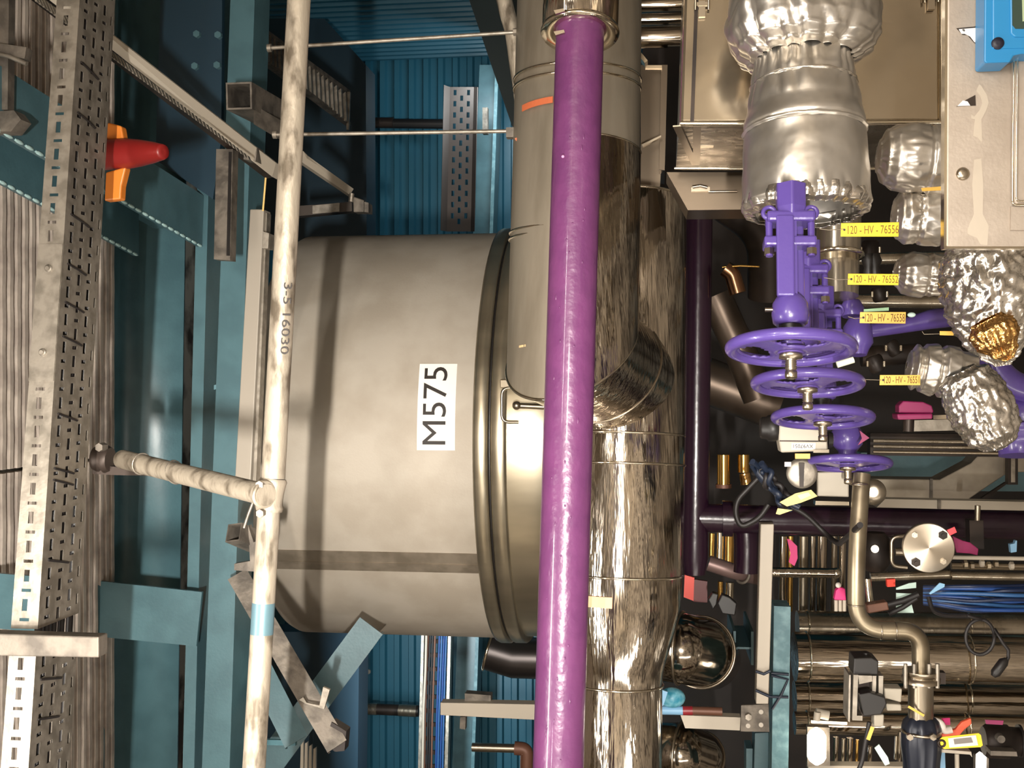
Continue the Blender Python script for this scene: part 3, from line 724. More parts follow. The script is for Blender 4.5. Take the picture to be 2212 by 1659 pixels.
# purple pipe with polished collar
t = Thing('purple_pipe', 'bright purple painted pipe crossing in front of the clad pipes', 'pipe', at(1215, 900, 2.75))
P0, P1 = at(1253, 60, 2.84), at(1204, 1720, 2.67); rP = 53.5 * mpp(1225, 870, 2.76)
mb = MB(); pp = [P0.lerp(P1, i / 60.0) for i in range(85)]
mb.tube(pp, rP, 64)
t.add('pipe', mb, MAGENTA)
axP = P1 - P0
DROP = mat('dried paint blob', (206, 150, 196), 0, .2)
rr = random.Random(4)
for i in range(34):
    u = rr.uniform(.12, .98); a = rr.uniform(-.5, .75); o = P0.lerp(P1, u)
    ax = axP.normalized(); f = (CAM - o); f = (f - ax * f.dot(ax)).normalized(); g = f.cross(ax); g = g if g.z > 0 else -g
    c = o + (f * math.cos(a) + g * math.sin(a)) * (rP - .0005); L = rr.uniform(.002, .009)
    t.add('paint_run', MB().tube([c - ax * L, c - ax * L * .4, c + ax * L * .5, c + ax * L], [.0006, .0019, .0021, .0007], 7), MAGENTA)
for px, py in ((1216, 338), (1212, 994), (1225, 1505)):
    t.add('paint_run', MB().ball(at(px, py, 2.76 - rP + .0005), .004, 8), DROP, 'pale speck on the purple pipe')
c = Thing('pipe_collar', 'polished flared stainless collar at the start of the purple pipe', 'collar', at(1254, 60, 2.8))
k = mpp(1254, 60, 2.8); ax = (P1 - P0).normalized(); o = at(1257, -70, 2.86)
tilt = (ax + V((0, -.17, 0))).normalized()
c.add('sleeve', MB().lathe(o, ax, [(-.9, 84 * k), (-.05, 84 * k), (.165, 83 * k), (.166, 78 * k)], 64, cap=False), SSP)
e = o + ax * .168
c.add('rim', MB().lathe(e, tilt, [(-.004, 80 * k), (.0, 85 * k), (.006, 86.5 * k), (.010, 85 * k), (.008, 60 * k), (.002, 52 * k)], 64, cap=False), BRIGHT)
for i, (px, py) in enumerate(((1196, 22), (1196, 68))):
    c.add('latch', MB().prism(ph([(px, py), (px + 22, py - 4), (px + 24, py + 2), (px + 4, py + 8)], 2.8 - 76 * k), V((0, .012, 0))), STEEL)

# plum pipe with its branch running away to the picture's right edge
t = Thing('plum_pipe', 'plum pipe, darkened for shade, beside the header, branching off to the picture edge', 'pipe', at(1505, 900, 3.95))
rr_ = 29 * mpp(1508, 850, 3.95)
t.add('pipe', MB().tube([at(1512, 380, 4.05), at(1500, 1205, 3.9), at(1500, 1240, 3.9)], [rr_, rr_, rr_ * .8], 32), SHPURPLE)
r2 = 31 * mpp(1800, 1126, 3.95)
t.add('branch', MB().tube([at(1500, 1118, 3.92), at(1640, 1122, 3.92), at(1900, 1128, 3.95), at(2290, 1136, 4.0)], r2, 32), SHPURPLE)
t.add('flange', MB().lathe(at(1560, 1120, 3.92), at(1600, 1121, 3.92) - at(1560, 1120, 3.92), [(0, r2 * 1.25), (.035, r2 * 1.25)], 32), SHPURPLE)
t.add('elbow', MB().tube(fillet(ph([(1610, 1120), (1614, 1180), (1612, 1236)], 3.98), .05), r2 * .9, 24), SHPURPLE)

# ------------------------------------------------------------------ shiny upright pipes and duct frames at the top, between collar and box
for py, w, Yd, lab in ((12, 34, 3.75, 'bright crinkled pipe nearest the picture edge, by the collar'), (44, 26, 3.7, 'slim shiny pipe, second of three beside the collar'), (82, 46, 3.62, 'widest shiny pipe of the three beside the collar')):
    a, b = at(1335, py, Yd), at(1476, py - 3, Yd); r = w / 2 * mpp(1400, py, Yd)
    solo('stainless_pipe', lab, 'pipe', MB().lathe(a, b - a, [((b - a).length * i / 12, r) for i in range(13)], 28), SSV, 'three shiny pipes by the collar')
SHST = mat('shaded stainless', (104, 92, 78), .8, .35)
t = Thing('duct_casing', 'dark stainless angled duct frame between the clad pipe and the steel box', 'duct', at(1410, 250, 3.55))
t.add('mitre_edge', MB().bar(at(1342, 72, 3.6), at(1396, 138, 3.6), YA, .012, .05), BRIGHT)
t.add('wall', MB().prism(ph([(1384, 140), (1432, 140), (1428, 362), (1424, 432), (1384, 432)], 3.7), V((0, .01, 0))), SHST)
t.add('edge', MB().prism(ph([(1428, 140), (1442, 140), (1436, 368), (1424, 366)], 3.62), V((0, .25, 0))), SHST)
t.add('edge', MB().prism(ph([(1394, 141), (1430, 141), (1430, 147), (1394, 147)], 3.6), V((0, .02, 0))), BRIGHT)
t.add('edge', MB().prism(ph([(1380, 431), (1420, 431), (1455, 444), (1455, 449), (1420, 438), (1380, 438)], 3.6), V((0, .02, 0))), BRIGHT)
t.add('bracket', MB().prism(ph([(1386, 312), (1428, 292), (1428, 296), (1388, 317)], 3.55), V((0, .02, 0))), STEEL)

# ------------------------------------------------------------------ far side: wall steel, trays and cables behind the vessel
t = Thing('wall_column', 'teal column against the cladding behind the vessel', 'column', at(1052, 900, 8.7))
t.e['kind'] = 'thing'
t.add('post', MB().prism(ph([(1036, 140), (1078, 140), (1024, 1700), (975, 1700)], 8.7), V((0, .2, 0))), TEAL)
t.add('edge', MB().prism(ph([(1070, 140), (1077, 140), (1023, 1700), (1016, 1700)], 8.66), V((0, .03, 0))), TEALD)
t.add('bolt', MB().bolt(at(797, 1450, 8.9), -YA, .02, .02), GALV)
Yt = 8.3
def far_tray(ya, yb, xa, xb, lab):
    c = [[at(xa, ya, Yt), at(xb, yb, Yt)], [at(xa + 10, ya, Yt - .0), at(xb + 10, yb, Yt)], [at(xa + 62, ya, Yt), at(xb + 62, yb, Yt)], [at(xa + 70, ya, Yt - .06), at(xb + 70, yb, Yt - .06)]]
    c[0] = [p + V((0, -.06, 0)) for p in c[0]]
    return perf_tray('cable_tray', lab, None, c[1][0], c[1][1], c, mat('dark perforated tray', (86, 78, 74), .4, .5), [(1.16, 1.28, 0, .04), (1.44, 1.56, .5, .04), (1.72, 1.84, 0, .04)], .085, th=.003)
far_tray(188, 500, 962, 955, 'dark perforated tray on the far wall, above the vessel in the picture')
t = Thing('cable_rack', 'narrow cable rack on the far wall below the vessel in the picture', 'cable rack', at(935, 1520, 8.3))
DK = bpy.data.materials['dark perforated tray']
t.add('side_rail', MB().prism(ph([(910, 1370), (916, 1370), (908, 1700), (902, 1700)], 8.25), V((0, .08, 0))), GALV)
t.add('side_rail', MB().prism(ph([(968, 1370), (974, 1370), (966, 1700), (959, 1700)], 8.25), V((0, .08, 0))), GALV)
for i, y in enumerate(range(1385, 1690, 30)):
    t.add('rung', MB().bar(at(912, y, 8.32), at(970, y, 8.32), YA, .03, .02), DK)
def bundle(name, label, cat, m, ptsf, n, r, seed, Yj=.02, group=None):
    """one top-level object per cable"""
    rr = random.Random(seed)
    for i in range(n):
        off = (i - (n - 1) / 2.0)
        pts = ptsf(off, rr)
        solo(name, label[i] if isinstance(label, (list, tuple)) else label, cat, MB().tube(fillet(pts, .03, 4), r, 8), m[i % len(m)] if isinstance(m, list) else m, group)
def far_cables(x0, x1):
    def f(off, rr):
        j = lambda: rr.uniform(-.4, .4)
        return [at(x0 + off * 5 + j(), 1368, 8.24 + abs(off) * .004), at(x0 + off * 5 + j() - 3, 1450, 8.24), at(x0 + off * 5 + j() - 6, 1550, 8.24), at(x1 + off * 5 + j(), 1700, 8.24)]
    return f
bundle('black_cable', 'black cable laid along the far rack beside the blue ones', 'cable', [RUBBER, BROWN, RUBBER], far_cables(930, 921), 5, .0078, 3, group='dark cables in the far rack')
bundle('blue_cable', 'blue cable laid along the far rack beside the black ones', 'cable', [BLUEC, BLUEL], far_cables(957, 948), 4, .0078, 5, group='blue cables in the far rack')
for y in (1420, 1530, 1578):
    pass
solo('white_cable', 'pale cable at the outer edge of the far rack', 'cable', MB().tube(ph([(921, 1370), (919, 1450), (915, 1530), (912, 1700)], 8.22), .010, 8), CREAM)
t = Thing('conduit', 'black conduit with pale sleeves crossing the cladding below the vessel in the picture', 'conduit', at(850, 1532, 8.8))
t.add('tube', MB().tube(ph([(770, 1530), (905, 1536)], 8.85), .045, 16), DARK)
t.add('sleeve', MB().tube(ph([(780, 1531), (815, 1532)], 8.85), .048, 16), SSD)
t.add('sleeve', MB().tube(ph([(862, 1534), (900, 1536)], 8.85), .048, 16), SSD)
t = Thing('conduit', 'black conduit crossing the cladding above the vessel in the picture', 'conduit', at(880, 270, 8.8))
t.add('tube', MB().tube(ph([(778, 266), (960, 268)], 8.9), .04, 16), BLACK)
t.add('sleeve', MB().tube(ph([(806, 265), (850, 265)], 8.88), .043, 16), DARK)
t.add('clip', MB().box(at(1049, 262, 8.5), XA * .1, YA * .03, ZA * .02), GALVD)
t = Thing('white_trunking', 'short cream trunking standing out behind the purple pipe', 'trunking', at(1050, 1535, 5.2))
t.add('body', MB().prism(ph([(951, 1518), (1170, 1522), (1170, 1556), (951, 1545)], 5.2), V((0, .07, 0))), CREAM, bevel=.003)
t.add('clip', MB().prism(ph([(1004, 1498), (1060, 1502), (1060, 1518), (1004, 1514)], 5.24), V((0, .06, 0))), GALVD)
t.add('clip', MB().prism(ph([(994, 1549), (1006, 1549), (1005, 1576), (993, 1574)], 5.2), V((0, .04, 0))), GALVD)
t = Thing('dark_elbow', 'dark stainless elbow tucked under the vessel behind the purple pipe', 'pipe elbow', at(1090, 1420, 5.7))
r = 44 * mpp(1090, 1420, 5.8)
t.add('body', MB().tube(ph([(1056, 1404), (1110, 1420), (1240, 1424)], 5.8), [r * .98, r, r], 40), mat('dark stainless', (84, 80, 80), .9, .3))
t.add('rim', MB().torus(at(1056, 1404, 5.8), at(1110, 1420, 5.8) - at(1056, 1404, 5.8), r, .008, 48, 8), BRIGHT)
t = Thing('small_pipe', 'small pale pipe turning into a rusty elbow near the picture bottom', 'pipe', at(1090, 1615, 5.6))
t.add('pipe', MB().tube(ph([(1020, 1614), (1124, 1617)], 5.6), .022, 16), STEEL)
t.add('elbow', MB().tube(fillet(ph([(1112, 1616), (1138, 1618), (1136, 1720)], 5.6), .06), .034, 16), BROWN, 'rusty elbow')
# dark sloping beam up at the corner of the cladding
solo('sloping_beam', 'dark sloping beam crossing the corner of the cladding at the picture edge', 'beam', MB().prism(ph([(1000, -40), (1140, -40), (1140, 330), (1112, 290)], 7.0), V((0, .18, 0))), mat('dark green steel', (30, 44, 46), 0, .5))
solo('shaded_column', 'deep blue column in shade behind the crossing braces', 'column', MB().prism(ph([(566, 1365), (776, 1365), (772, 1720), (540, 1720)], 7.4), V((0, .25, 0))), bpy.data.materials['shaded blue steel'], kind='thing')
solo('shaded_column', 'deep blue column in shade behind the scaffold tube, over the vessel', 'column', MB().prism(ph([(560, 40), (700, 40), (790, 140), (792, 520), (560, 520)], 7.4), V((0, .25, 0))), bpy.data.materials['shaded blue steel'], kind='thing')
# ------------------------------------------------------------------ dark inner wall behind the pipework
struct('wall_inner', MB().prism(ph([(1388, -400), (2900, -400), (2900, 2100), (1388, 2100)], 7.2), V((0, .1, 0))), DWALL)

def fitmb(txt, o, right, up, W, H, m=.0004, bold=0.0):
    mb = textmb(txt, (0, 0, 0), XA, YA, 1.0, m, bold=bold)
    lo = [min(v[i] for v in mb.v) for i in (0, 1)]; hi = [max(v[i] for v in mb.v) for i in (0, 1)]
    right = V(right).normalized(); up = (V(up) - right * V(up).dot(right)).normalized(); nz = right.cross(up)
    for i, v in enumerate(mb.v):
        mb.v[i] = V(o) + right * (W * ((v.x - lo[0]) / (hi[0] - lo[0]) - .5)) + up * (H * ((v.y - lo[1]) / (hi[1] - lo[1]) - .5)) + nz * v.z
    return mb
# ------------------------------------------------------------------ steel boxes with toggle latches
def latch(t, px, py, Yd, horiz=False, s=1.0):
    k = mpp(px, py, Yd) * s; c = at(px, py, Yd)
    t.add('latch', MB().box(c + V((0, -.004, 0)), ZA * 7 * k, YA * .006, XA * 17 * k).box(c + V((0, -.008, 0)) + XA * 10 * k, ZA * 15 * k, YA * .004, XA * 4 * k).tube(fillet([c + V((0, -.01, 0)) - ZA * 14 * k - XA * 2 * k, c + V((0, -.014, 0)) - ZA * 14 * k + XA * 24 * k, c + V((0, -.014, 0)) + ZA * 14 * k + XA * 24 * k, c + V((0, -.01, 0)) + ZA * 14 * k - XA * 2 * k], .006, 4), 2.6 * k, 8), DARK if False else STEEL, 'toggle latch')
BOXM = mat('satin stainless box', (200, 188, 168), .95, .17, c2=(184, 170, 148), vs=5, bump=.12, bs=4, rv=.06)
t = Thing('steel_enclosure', 'bright stainless box with toggle latches behind the foil-wrapped valve', 'enclosure', at(1750, 120, 2.7))
f = ph([(1481, -120), (2031, -120), (2032, 264), (1468, 266)], 2.55)
bk = [V((p.x, 3.08, p.z)) for p in f]
t.add('body', MB().hexa([f[0] + V((0, .03, 0)), f[1] + V((0, .03, 0)), f[2] + V((0, .03, 0)), f[3] + V((0, .03, 0)), bk[0], bk[1], bk[2], bk[3]]), SSD)
g = ph([(1512, -118), (2024, -118), (2026, 256), (1500, 258)], 2.545)
t.add('door', MB().prism([f[0], f[1], f[2], f[3]], V((0, .028, 0))), BOXM, 'mirror-like door', bevel=.008)
t.add('rim', MB().prism(ph([(1505, -120), (1513, -120), (1499, 266), (1491, 266)], 2.543), V((0, .006, 0))), DARK)
t.add('rim', MB().tube(ph([(1470, 266), (1760, 266), (2034, 264)], 2.548), .0055, 8), BRIGHT, 'bright folded edge')
t.add('rim', MB().tube(ph([(2034, 264), (2033, -100)], 2.548), .0045, 8), BRIGHT)
t.add('back_edge', MB().tube([bk[3] + V((0, 0, .004)), bk[2]], .005, 8), BRIGHT)
latch(t, 1516, 22, 2.545); latch(t, 2010, 6, 2.545)
c = at(1516, 314, 2.82)
t.add('latch', MB().box(at(1520, 314, 2.8), ZA * .024, YA * .012, XA * .004).box(at(1520, 303, 2.8), ZA * .009, YA * .014, XA * .009), BRIGHT, 'toggle latch')
for px in (1462, 1506):
    t.add('strap', MB().bar(at(px, 272, 2.57), at(px + (40 if px < 1500 else -2), 356, 3.02), XA, .018, .003), STEEL)
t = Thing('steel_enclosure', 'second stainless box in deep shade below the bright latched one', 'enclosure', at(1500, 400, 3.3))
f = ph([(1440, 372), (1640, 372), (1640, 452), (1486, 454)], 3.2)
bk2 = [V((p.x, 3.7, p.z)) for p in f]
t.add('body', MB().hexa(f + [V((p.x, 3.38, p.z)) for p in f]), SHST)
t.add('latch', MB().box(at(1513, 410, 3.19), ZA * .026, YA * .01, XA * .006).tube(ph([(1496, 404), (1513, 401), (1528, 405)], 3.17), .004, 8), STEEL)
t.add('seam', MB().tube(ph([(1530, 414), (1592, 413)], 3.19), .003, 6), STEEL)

# ------------------------------------------------------------------ violet gate valves
DV = V((-math.cos(math.radians(12)), -math.sin(math.radians(12)), 0.012)).normalized()
FV = (V((0, -1, 0)) - DV * V((0, -1, 0)).dot(DV)).normalized(); SV = V((0, 0, -1)); SV = (SV - DV * SV.dot(DV)).normalized()   # SV points to the picture's right
def gate_valve(px, py, Yd, wpx, label, spin=0.3, full=True):
    u = wpx / 280.0 * mpp(px, py, Yd) ; W = at(px, py, Yd)
    t = Thing('gate_valve', label, 'valve', W, 'violet handwheel valves')
    up = -DV
    def loc(tt, s, f_): return W + up * tt * u + SV * s * u + FV * f_ * u
    # wheel
    rim = MB().torus(W, DV, 127 * u, 13 * u, 64, 14, 1.0)
    hw = t.add('handwheel', rim, VIOLET)
    mb = MB(); NA, NR = 72, 9; rr_s = [26 + (118 - 26) * j / NR for j in range(NR + 1)]
    for i in range(NA + 1):
        a_ = spin + 2 * math.pi * i / NA; d = SV * math.cos(a_) + FV * math.sin(a_)
        for j, r_ in enumerate(rr_s): mb.v.append(W + d * r_ * u + DV * (9 - 9 * (j / NR) ** .6) * u)
    for i in range(NA):
        for j in range(NR):
            am = ((i + .5) / NA * 3) % 1 - .5; rm = (j + .5) / NR
            if (am / .34) ** 2 + ((rm - .55) / .36) ** 2 < 1: continue
            mb.f.append((i * (NR + 1) + j, (i + 1) * (NR + 1) + j, (i + 1) * (NR + 1) + j + 1, i * (NR + 1) + j + 1)); mb.s.append(True)
    t.add('wheel_web', mb, VIOLET, under=hw, solid=.0045 * u / .0009, weld=True)
    t.add('hub', MB().lathe(W - DV * 10 * u, DV, [(0, 30 * u), (20 * u, 30 * u), (24 * u, 24 * u), (24 * u, 10 * u)], 28), VIOLET, under=hw)
    pr = [(8 * u, 12 * u)]
    pr += [(10 * u, 25 * u), (22 * u, 25 * u), (24 * u, 13 * u)]
    for i in range(5): pr += [(26 * u + i * 5 * u, 13 * u), (28 * u + i * 5 * u, 10.5 * u)]
    pr += [(52 * u, 13 * u), (64 * u, 13 * u), (67 * u, 10 * u), (67 * u, .5 * u)]
    t.add('stem', MB().lathe(W, DV, pr, 24), STEEL, 'bare threaded stem')
    if not full: return t, loc, u
    t.add('gland', MB().lathe(W, up, [(14 * u, 22 * u), (52 * u, 25 * u)], 8), BLACK, 'black collar')
    t.add('boss', MB().lathe(W, up, [(50 * u, 30 * u), (56 * u, 37 * u), (74 * u, 40 * u), (98 * u, 38 * u), (112 * u, 30 * u), (118 * u, 24 * u)], 28), VIOLET)
    for s, f_, w_ in ((-12, 26, 19), (20, -20, 13)):
        c = loc(200, s, f_); t.add('yoke_arm', MB().box(c, up * 92 * u, SV * w_ * u, FV * 8 * u), VIOLET, bevel=.0035)
    t.add('yoke_arm', MB().box(loc(200, 8, 4), up * 86 * u, SV * 5 * u, FV * 20 * u), VIOLET)
    t.add('valve_stem', MB().lathe(W, up, [(110 * u, 8 * u), (310 * u, 8 * u)], 12), STEEL)
    t.add('bonnet_flange', MB().box(loc(236, 0, 0), up * 11 * u, SV * 56 * u, FV * 26 * u), VIOLET, bevel=.004)
    t.add('bonnet_flange', MB().box(loc(292, 2, 0), up * 12 * u, SV * 52 * u, FV * 30 * u), VIOLET, bevel=.005)
    for s in (-44, 46):
        b = t.add('eye_bolt', MB().lathe(W + SV * s * u + FV * 8 * u, up, [(204 * u, 8 * u), (300 * u, 8 * u)], 10), VIOLET)
        t.add('bolt_ring', MB().torus(loc(304, s, 10), FV, 13 * u, 5 * u, 24, 8), VIOLET, under=b)
        t.add('nut', MB().bolt(loc(222, s, 8), -up, 12 * u, 14 * u), STEEL, under=b)
    t.add('neck', MB().lathe(W + SV * 4 * u, up, [(292 * u, 30 * u), (316 * u, 36 * u), (370 * u, 36 * u)], 6, sm=False), VIOLET, bevel=.003)
    t.add('grease_nipple', MB().tube([loc(84, -38, 6), loc(84, -54, 6)], 5 * u, 8), STEEL)
    return t, loc, u
v1, l1, u1 = gate_valve(1708, 752, 2.06, 281, 'violet gate valve with the largest handwheel, under the foil jacket', .35)
v2, l2, u2 = gate_valve(1744, 828, 2.36, 242, 'violet gate valve with the second largest handwheel', 1.0)
v3, l3, u3 = gate_valve(1777, 902, 2.62, 220, 'violet gate valve whose wheel sits over the grey actuator box', .2)
v4, l4, u4 = gate_valve(1831, 1001, 2.98, 188, 'violet gate valve with the smallest wheel, seen almost edge-on', .7, full=False)
W4 = at(1831, 1001, 2.98)
v4.add('bonnet', MB().lathe(W4, -DV, [(16 * u4, 26 * u4), (40 * u4, 30 * u4), (62 * u4, 48 * u4), (100 * u4, 50 * u4), (112 * u4, 42 * u4), (150 * u4, 42 * u4), (170 * u4, 34 * u4)], 28), VIOLET)

# foil jacket of the first valve: three gathered tiers and a ragged hem
def foil_lathe(o, ax, prof_px, u, seed, amp, n=150, rows=90, fr=16, pleat=None, axs=7, ridge=.25):
    prof = []
    for i in range(rows + 1):
        s = i / rows * (len(prof_px) - 1); k = min(int(s), len(prof_px) - 2); f_ = s - k; f2 = f_ * f_ * (3 - 2 * f_)
        prof.append(((prof_px[k][0] + (prof_px[k + 1][0] - prof_px[k][0]) * f_) * u, (prof_px[k][1] + (prof_px[k + 1][1] - prof_px[k][1]) * f2) * u))
    base = foil_disp(seed, amp, fr, axs, ridge)
    def d(a, t, r, k):
        v = base(a, t, r, k)
        if pleat:
            for c, wd, am, nn in pleat:
                v += am * u * math.exp(-((t / u - c) / wd) ** 2) * (abs(math.sin(a * nn / 2 + 4.5 * noise.noise(V((math.cos(a) * 1.6, math.sin(a) * 1.6, seed + t * 3))) + .5 * noise.noise(V((a * 3, t * 12, seed))))) ** .7 - .62)
        return v
    return MB().lathe(o, ax, prof, n, disp=d, cap=False)
u = mpp(1740, 300, 2.2)
o = at(1741, 452, 2.24); upx = (at(1730, -60, 2.3) - o)
t = Thing('foil_jacket', 'three-tier silver foil jacket hanging over the largest violet valve', 'insulation jacket', o)
Lp = 1.0
t.add('skirt', foil_lathe(o, upx, [(0, 128), (12, 135), (60, 136), (110, 134), (165, 131), (176, 129), (186, 132), (230, 122), (290, 112), (330, 104), (352, 99)], u, 3.1, .0020, pleat=[(8, 20, 10, 20), (340, 46, 13, 20), (262, 30, 6, 12)], fr=8), FOIL, solid=.0012)
t.add('cap', foil_lathe(o + upx.normalized() * 338 * u, upx, [(0, 104), (10, 122), (30, 148), (60, 164), (100, 168), (140, 160), (190, 150), (240, 130), (280, 90), (300, 40), (306, 4)], u, 8.4, .0034, pleat=[(8, 46, 20, 17), (40, 60, 14, 9), (110, 50, 12, 7)], fr=8), FOIL, solid=.0012)
t.add('tie_band', foil_lathe(o + upx.normalized() * 276 * u, upx, [(0, 113), (5, 117), (10, 112)], u, 2.2, .003, rows=8), FOILC)
t.add('seam', foil_lathe(o + upx.normalized() * 168 * u, upx, [(0, 131), (6, 136), (12, 131)], u, 5.2, .002, rows=8), FOIL)
t.add('hem', foil_lathe(o + upx.normalized() * -14 * u, upx, [(0, 112), (10, 130), (24, 137), (40, 134)], u, 12.2, .006, rows=24, pleat=[(6, 26, 12, 26)]), FOILC, solid=.001)

# clad pipe stub with a flange ring behind the valves
t = Thing('clad_stub', 'polished pipe stub with a flared ring behind the first yellow tag', 'pipe', at(1808, 500, 2.7))
k = mpp(1808, 520, 2.75)
t.add('pipe', MB().lathe(at(1812, 420, 2.8), DV * 1 + V((0, .15, 0)), [(0, 48 * k), (60 * k, 48 * k), (125 * k, 47 * k)], 40), SSD)
t.add('ring', MB().lathe(at(1808, 548, 2.78), DV, [(0, 50 * k), (3 * k, 58 * k), (8 * k, 58 * k), (10 * k, 48 * k)], 48), BRIGHT)
t.add('lower_pipe', MB().lathe(at(1812, 556, 2.82), DV, [(0, 44 * k), (90 * k, 40 * k)], 32), SSD)

# ------------------------------------------------------------------ foil wrapped bodies beside the grey panel
def foil_body(px0, py0, px1, py1, Yd, prof, label, seed, m=FOIL, amp=.004, pleats=(), name='foil_lagging', fr=12, n=120, rows=80, ax2=10):
    if m is not FOIL: ax2 = 13
    a, b = at(px0, py0, Yd), at(px1, py1, Yd); L = (b - a).length; k = mpp((px0 + px1) / 2, (py0 + py1) / 2, Yd)
    pr = [(q * L / k, r) for q, r in prof]
    t = Thing(name, label, 'insulation', a, 'foil wrapped bodies by the grey panel')
    t.add('foil', foil_lathe(a, b - a, pr, k, seed, amp, n=n, rows=rows, fr=fr, pleat=pleats, axs=ax2, ridge=.2 if m is FOIL else .6), m)
    return t, a, b, k
ROLL = [(0, 3), (.02, 34), (.1, 58), (.22, 70), (.4, 74), (.52, 72), (.56, 69), (.6, 73), (.8, 72), (1, 66)]
foil_body(1893, 338, 2090, 348, 2.35, ROLL, 'plump foil bundle nearest the picture edge, under the steel box', 1.5, pleats=[(70, 20, 5, 14), (20, 20, 6, 12)], amp=.003)
foil_body(1926, 466, 2090, 472, 2.4, [(0, 4), (.03, 36), (.1, 52), (.2, 60), (.3, 58), (.34, 55), (.4, 60), (.62, 62), (.66, 57), (.72, 62), (1, 60)], 'foil bundle with two crimped seams, beside tag 76556', 4.5, pleats=[(52, 8, 5, 20), (100, 8, 5, 18)], amp=.0035)
foil_body(1928, 590, 2090, 598, 2.55, [(0, 4), (.05, 28), (.14, 42), (.26, 48), (.4, 47), (.46, 42), (.52, 46), (.8, 44), (1, 42)], 'smaller foil bundle beside tag 76552', 9.5, pleats=[(75, 8, 5, 12)], amp=.004)
for q in (0,):
    t, a, b, k = foil_body(1958, 790, 2100, 812, 2.7, [(0, 8), (.04, 34), (.12, 50), (.2, 44), (.26, 53), (.42, 56), (.48, 48), (.56, 57), (.72, 55), (.8, 48), (1, 50)], 'ribbed foil elbow with three rounded folds beside tag 76551', 6.1, amp=.003, pleats=[(60, 12, 4, 10)])
foil_body(2075, 800, 2165, 968, 2.62, [(0, 30), (.08, 52), (.3, 62), (.55, 66), (.8, 56), (.95, 34), (1, 8)], 'crumpled foil elbow hanging beside the violet valve body', 2.7, m=FOILC, amp=.008, fr=18, name='foil_elbow')
foil_body(2120, 528, 2165, 790, 2.2, [(0, 66), (.1, 82), (.25, 90), (.45, 92), (.62, 82), (.78, 62), (.92, 34), (1, 8)], 'big crumpled foil bundle directly below the grey panel', 7.7, m=FOILC, amp=.011, fr=18, name='foil_bundle')
foil_body(2130, 690, 2180, 776, 2.1, [(0, 30), (.2, 46), (.5, 44), (.8, 26), (1, 6)], 'amber tinted crumpled foil tip under the big foil bundle', 3.9, m=COPPER, amp=.006, fr=16, name='foil_tip')
foil_body(2195, 530, 2212, 640, 2.25, [(0, 40), (.4, 52), (.8, 40), (1, 8)], 'crumpled foil at the very picture edge below the grey panel', 5.9, m=FOILC, amp=.008, fr=16, name='foil_bundle')

# ------------------------------------------------------------------ grey panel with the blue instrument
YP = 1.72
t = Thing('instrument_plate', 'flat grey metal panel carrying the blue instrument, with two triangular cut-outs', 'panel', at(2130, 250, YP))
t.add('plate', MB().prism(ph([(2047, -80), (2330, -80), (2330, 533), (2044, 533)], YP), V((0, .012, 0))), GREYP, bevel=.0025)
t.add('edge', MB().prism(ph([(2042, -80), (2048, -80), (2045, 535), (2039, 535)], YP + .001), V((0, .02, 0))), BRIGHT)
t.add('edge', MB().prism(ph([(2040, 532), (2330, 532), (2330, 537), (2040, 537)], YP + .001), V((0, .02, 0))), BRIGHT)
t.add('inner_door', MB().prism(ph([(2188, 60), (2330, 60), (2330, 444), (2196, 444), (2190, 436)], YP - .012), V((0, .011, 0))), GREYP, bevel=.004)
t.add('inner_frame', MB().tube(fillet(ph([(2192, 60), (2188, 300), (2187, 442), (2330, 444)], YP - .013), .006, 5), .0016, 8), BRIGHT)
t.add('inner_frame', MB().tube(fillet(ph([(2199, 60), (2196, 300), (2195, 434), (2330, 436)], YP - .016), .006, 5), .0012, 8), BRIGHT)
t.add('lower_cover', MB().prism(ph([(2184, 446), (2330, 446), (2330, 497), (2183, 497)], YP - .005), V((0, .005, 0))), GREYP)
for pts, sub in (([(2066, 61), (2109, 57), (2111, 97), (2104, 92), (2090, 76), (2079, 75)], [(2071, 63), (2108, 60), (2109, 92), (2105, 91), (2096, 79), (2084, 73), (2077, 73)]), ([(2066, 230), (2088, 215), (2107, 205), (2108, 228)], [(2068, 229), (2080, 217), (2090, 219), (2096, 228)])):
    a = t.add('cut_out', MB().prism(ph(pts, YP - .0008), V((0, .0006, 0))), DARK, 'dark edged triangular cut-out')  # dark plate puts the recess shadow around the opening into colour
    t.add('bright_backing', MB().prism(ph(sub, YP - .0014), V((0, .0006, 0))), WHITE, under=a)
t.add('rivet_hole', MB().cyl(at(2081, 66, YP - .0016), at(2081, 66, YP), .0022, 12), BLACK)
t.add('screw', MB().lathe(at(2079, 376, YP), -YA, [(-.001, .0095), (.003, .0095), (.006, .006), (.006, .001)], 20), STEEL)
solo('tape_strip', 'curved strip of old tape under the triangular cut-outs', 'tape', MB().prism(ph([(2115, 182), (2119, 184), (2132, 205), (2136, 222), (2130, 240), (2120, 258), (2122, 306), (2118, 305), (2112, 297), (2102, 294), (2104, 272), (2106, 258), (2098, 256), (2098, 246), (2104, 252), (2116, 238), (2122, 222), (2118, 208), (2109, 196)], YP - .0006), V((0, .0005, 0))), TAPE)
solo('tape_strip', 'straight strip of old tape beside the screw on the grey panel', 'tape', MB().prism(ph([(2104, 345), (2120, 342), (2124, 400), (2123, 462), (2136, 488), (2133, 530), (2118, 528), (2110, 514), (2090, 505), (2090, 494), (2104, 462), (2100, 400)], YP - .0006), V((0, .0005, 0))), TAPE)
t = Thing('blue_instrument', 'bright blue instrument housing with a dark display on the grey panel', 'instrument', at(2190, 60, YP))
t.add('housing', MB().prism(ph([(2128, -80), (2330, -80), (2330, 116), (2206, 116), (2190, 120), (2182, 134), (2130, 136), (2126, 132)], YP - .05), V((0, .048, 0))), BLUEP, bevel=.012)
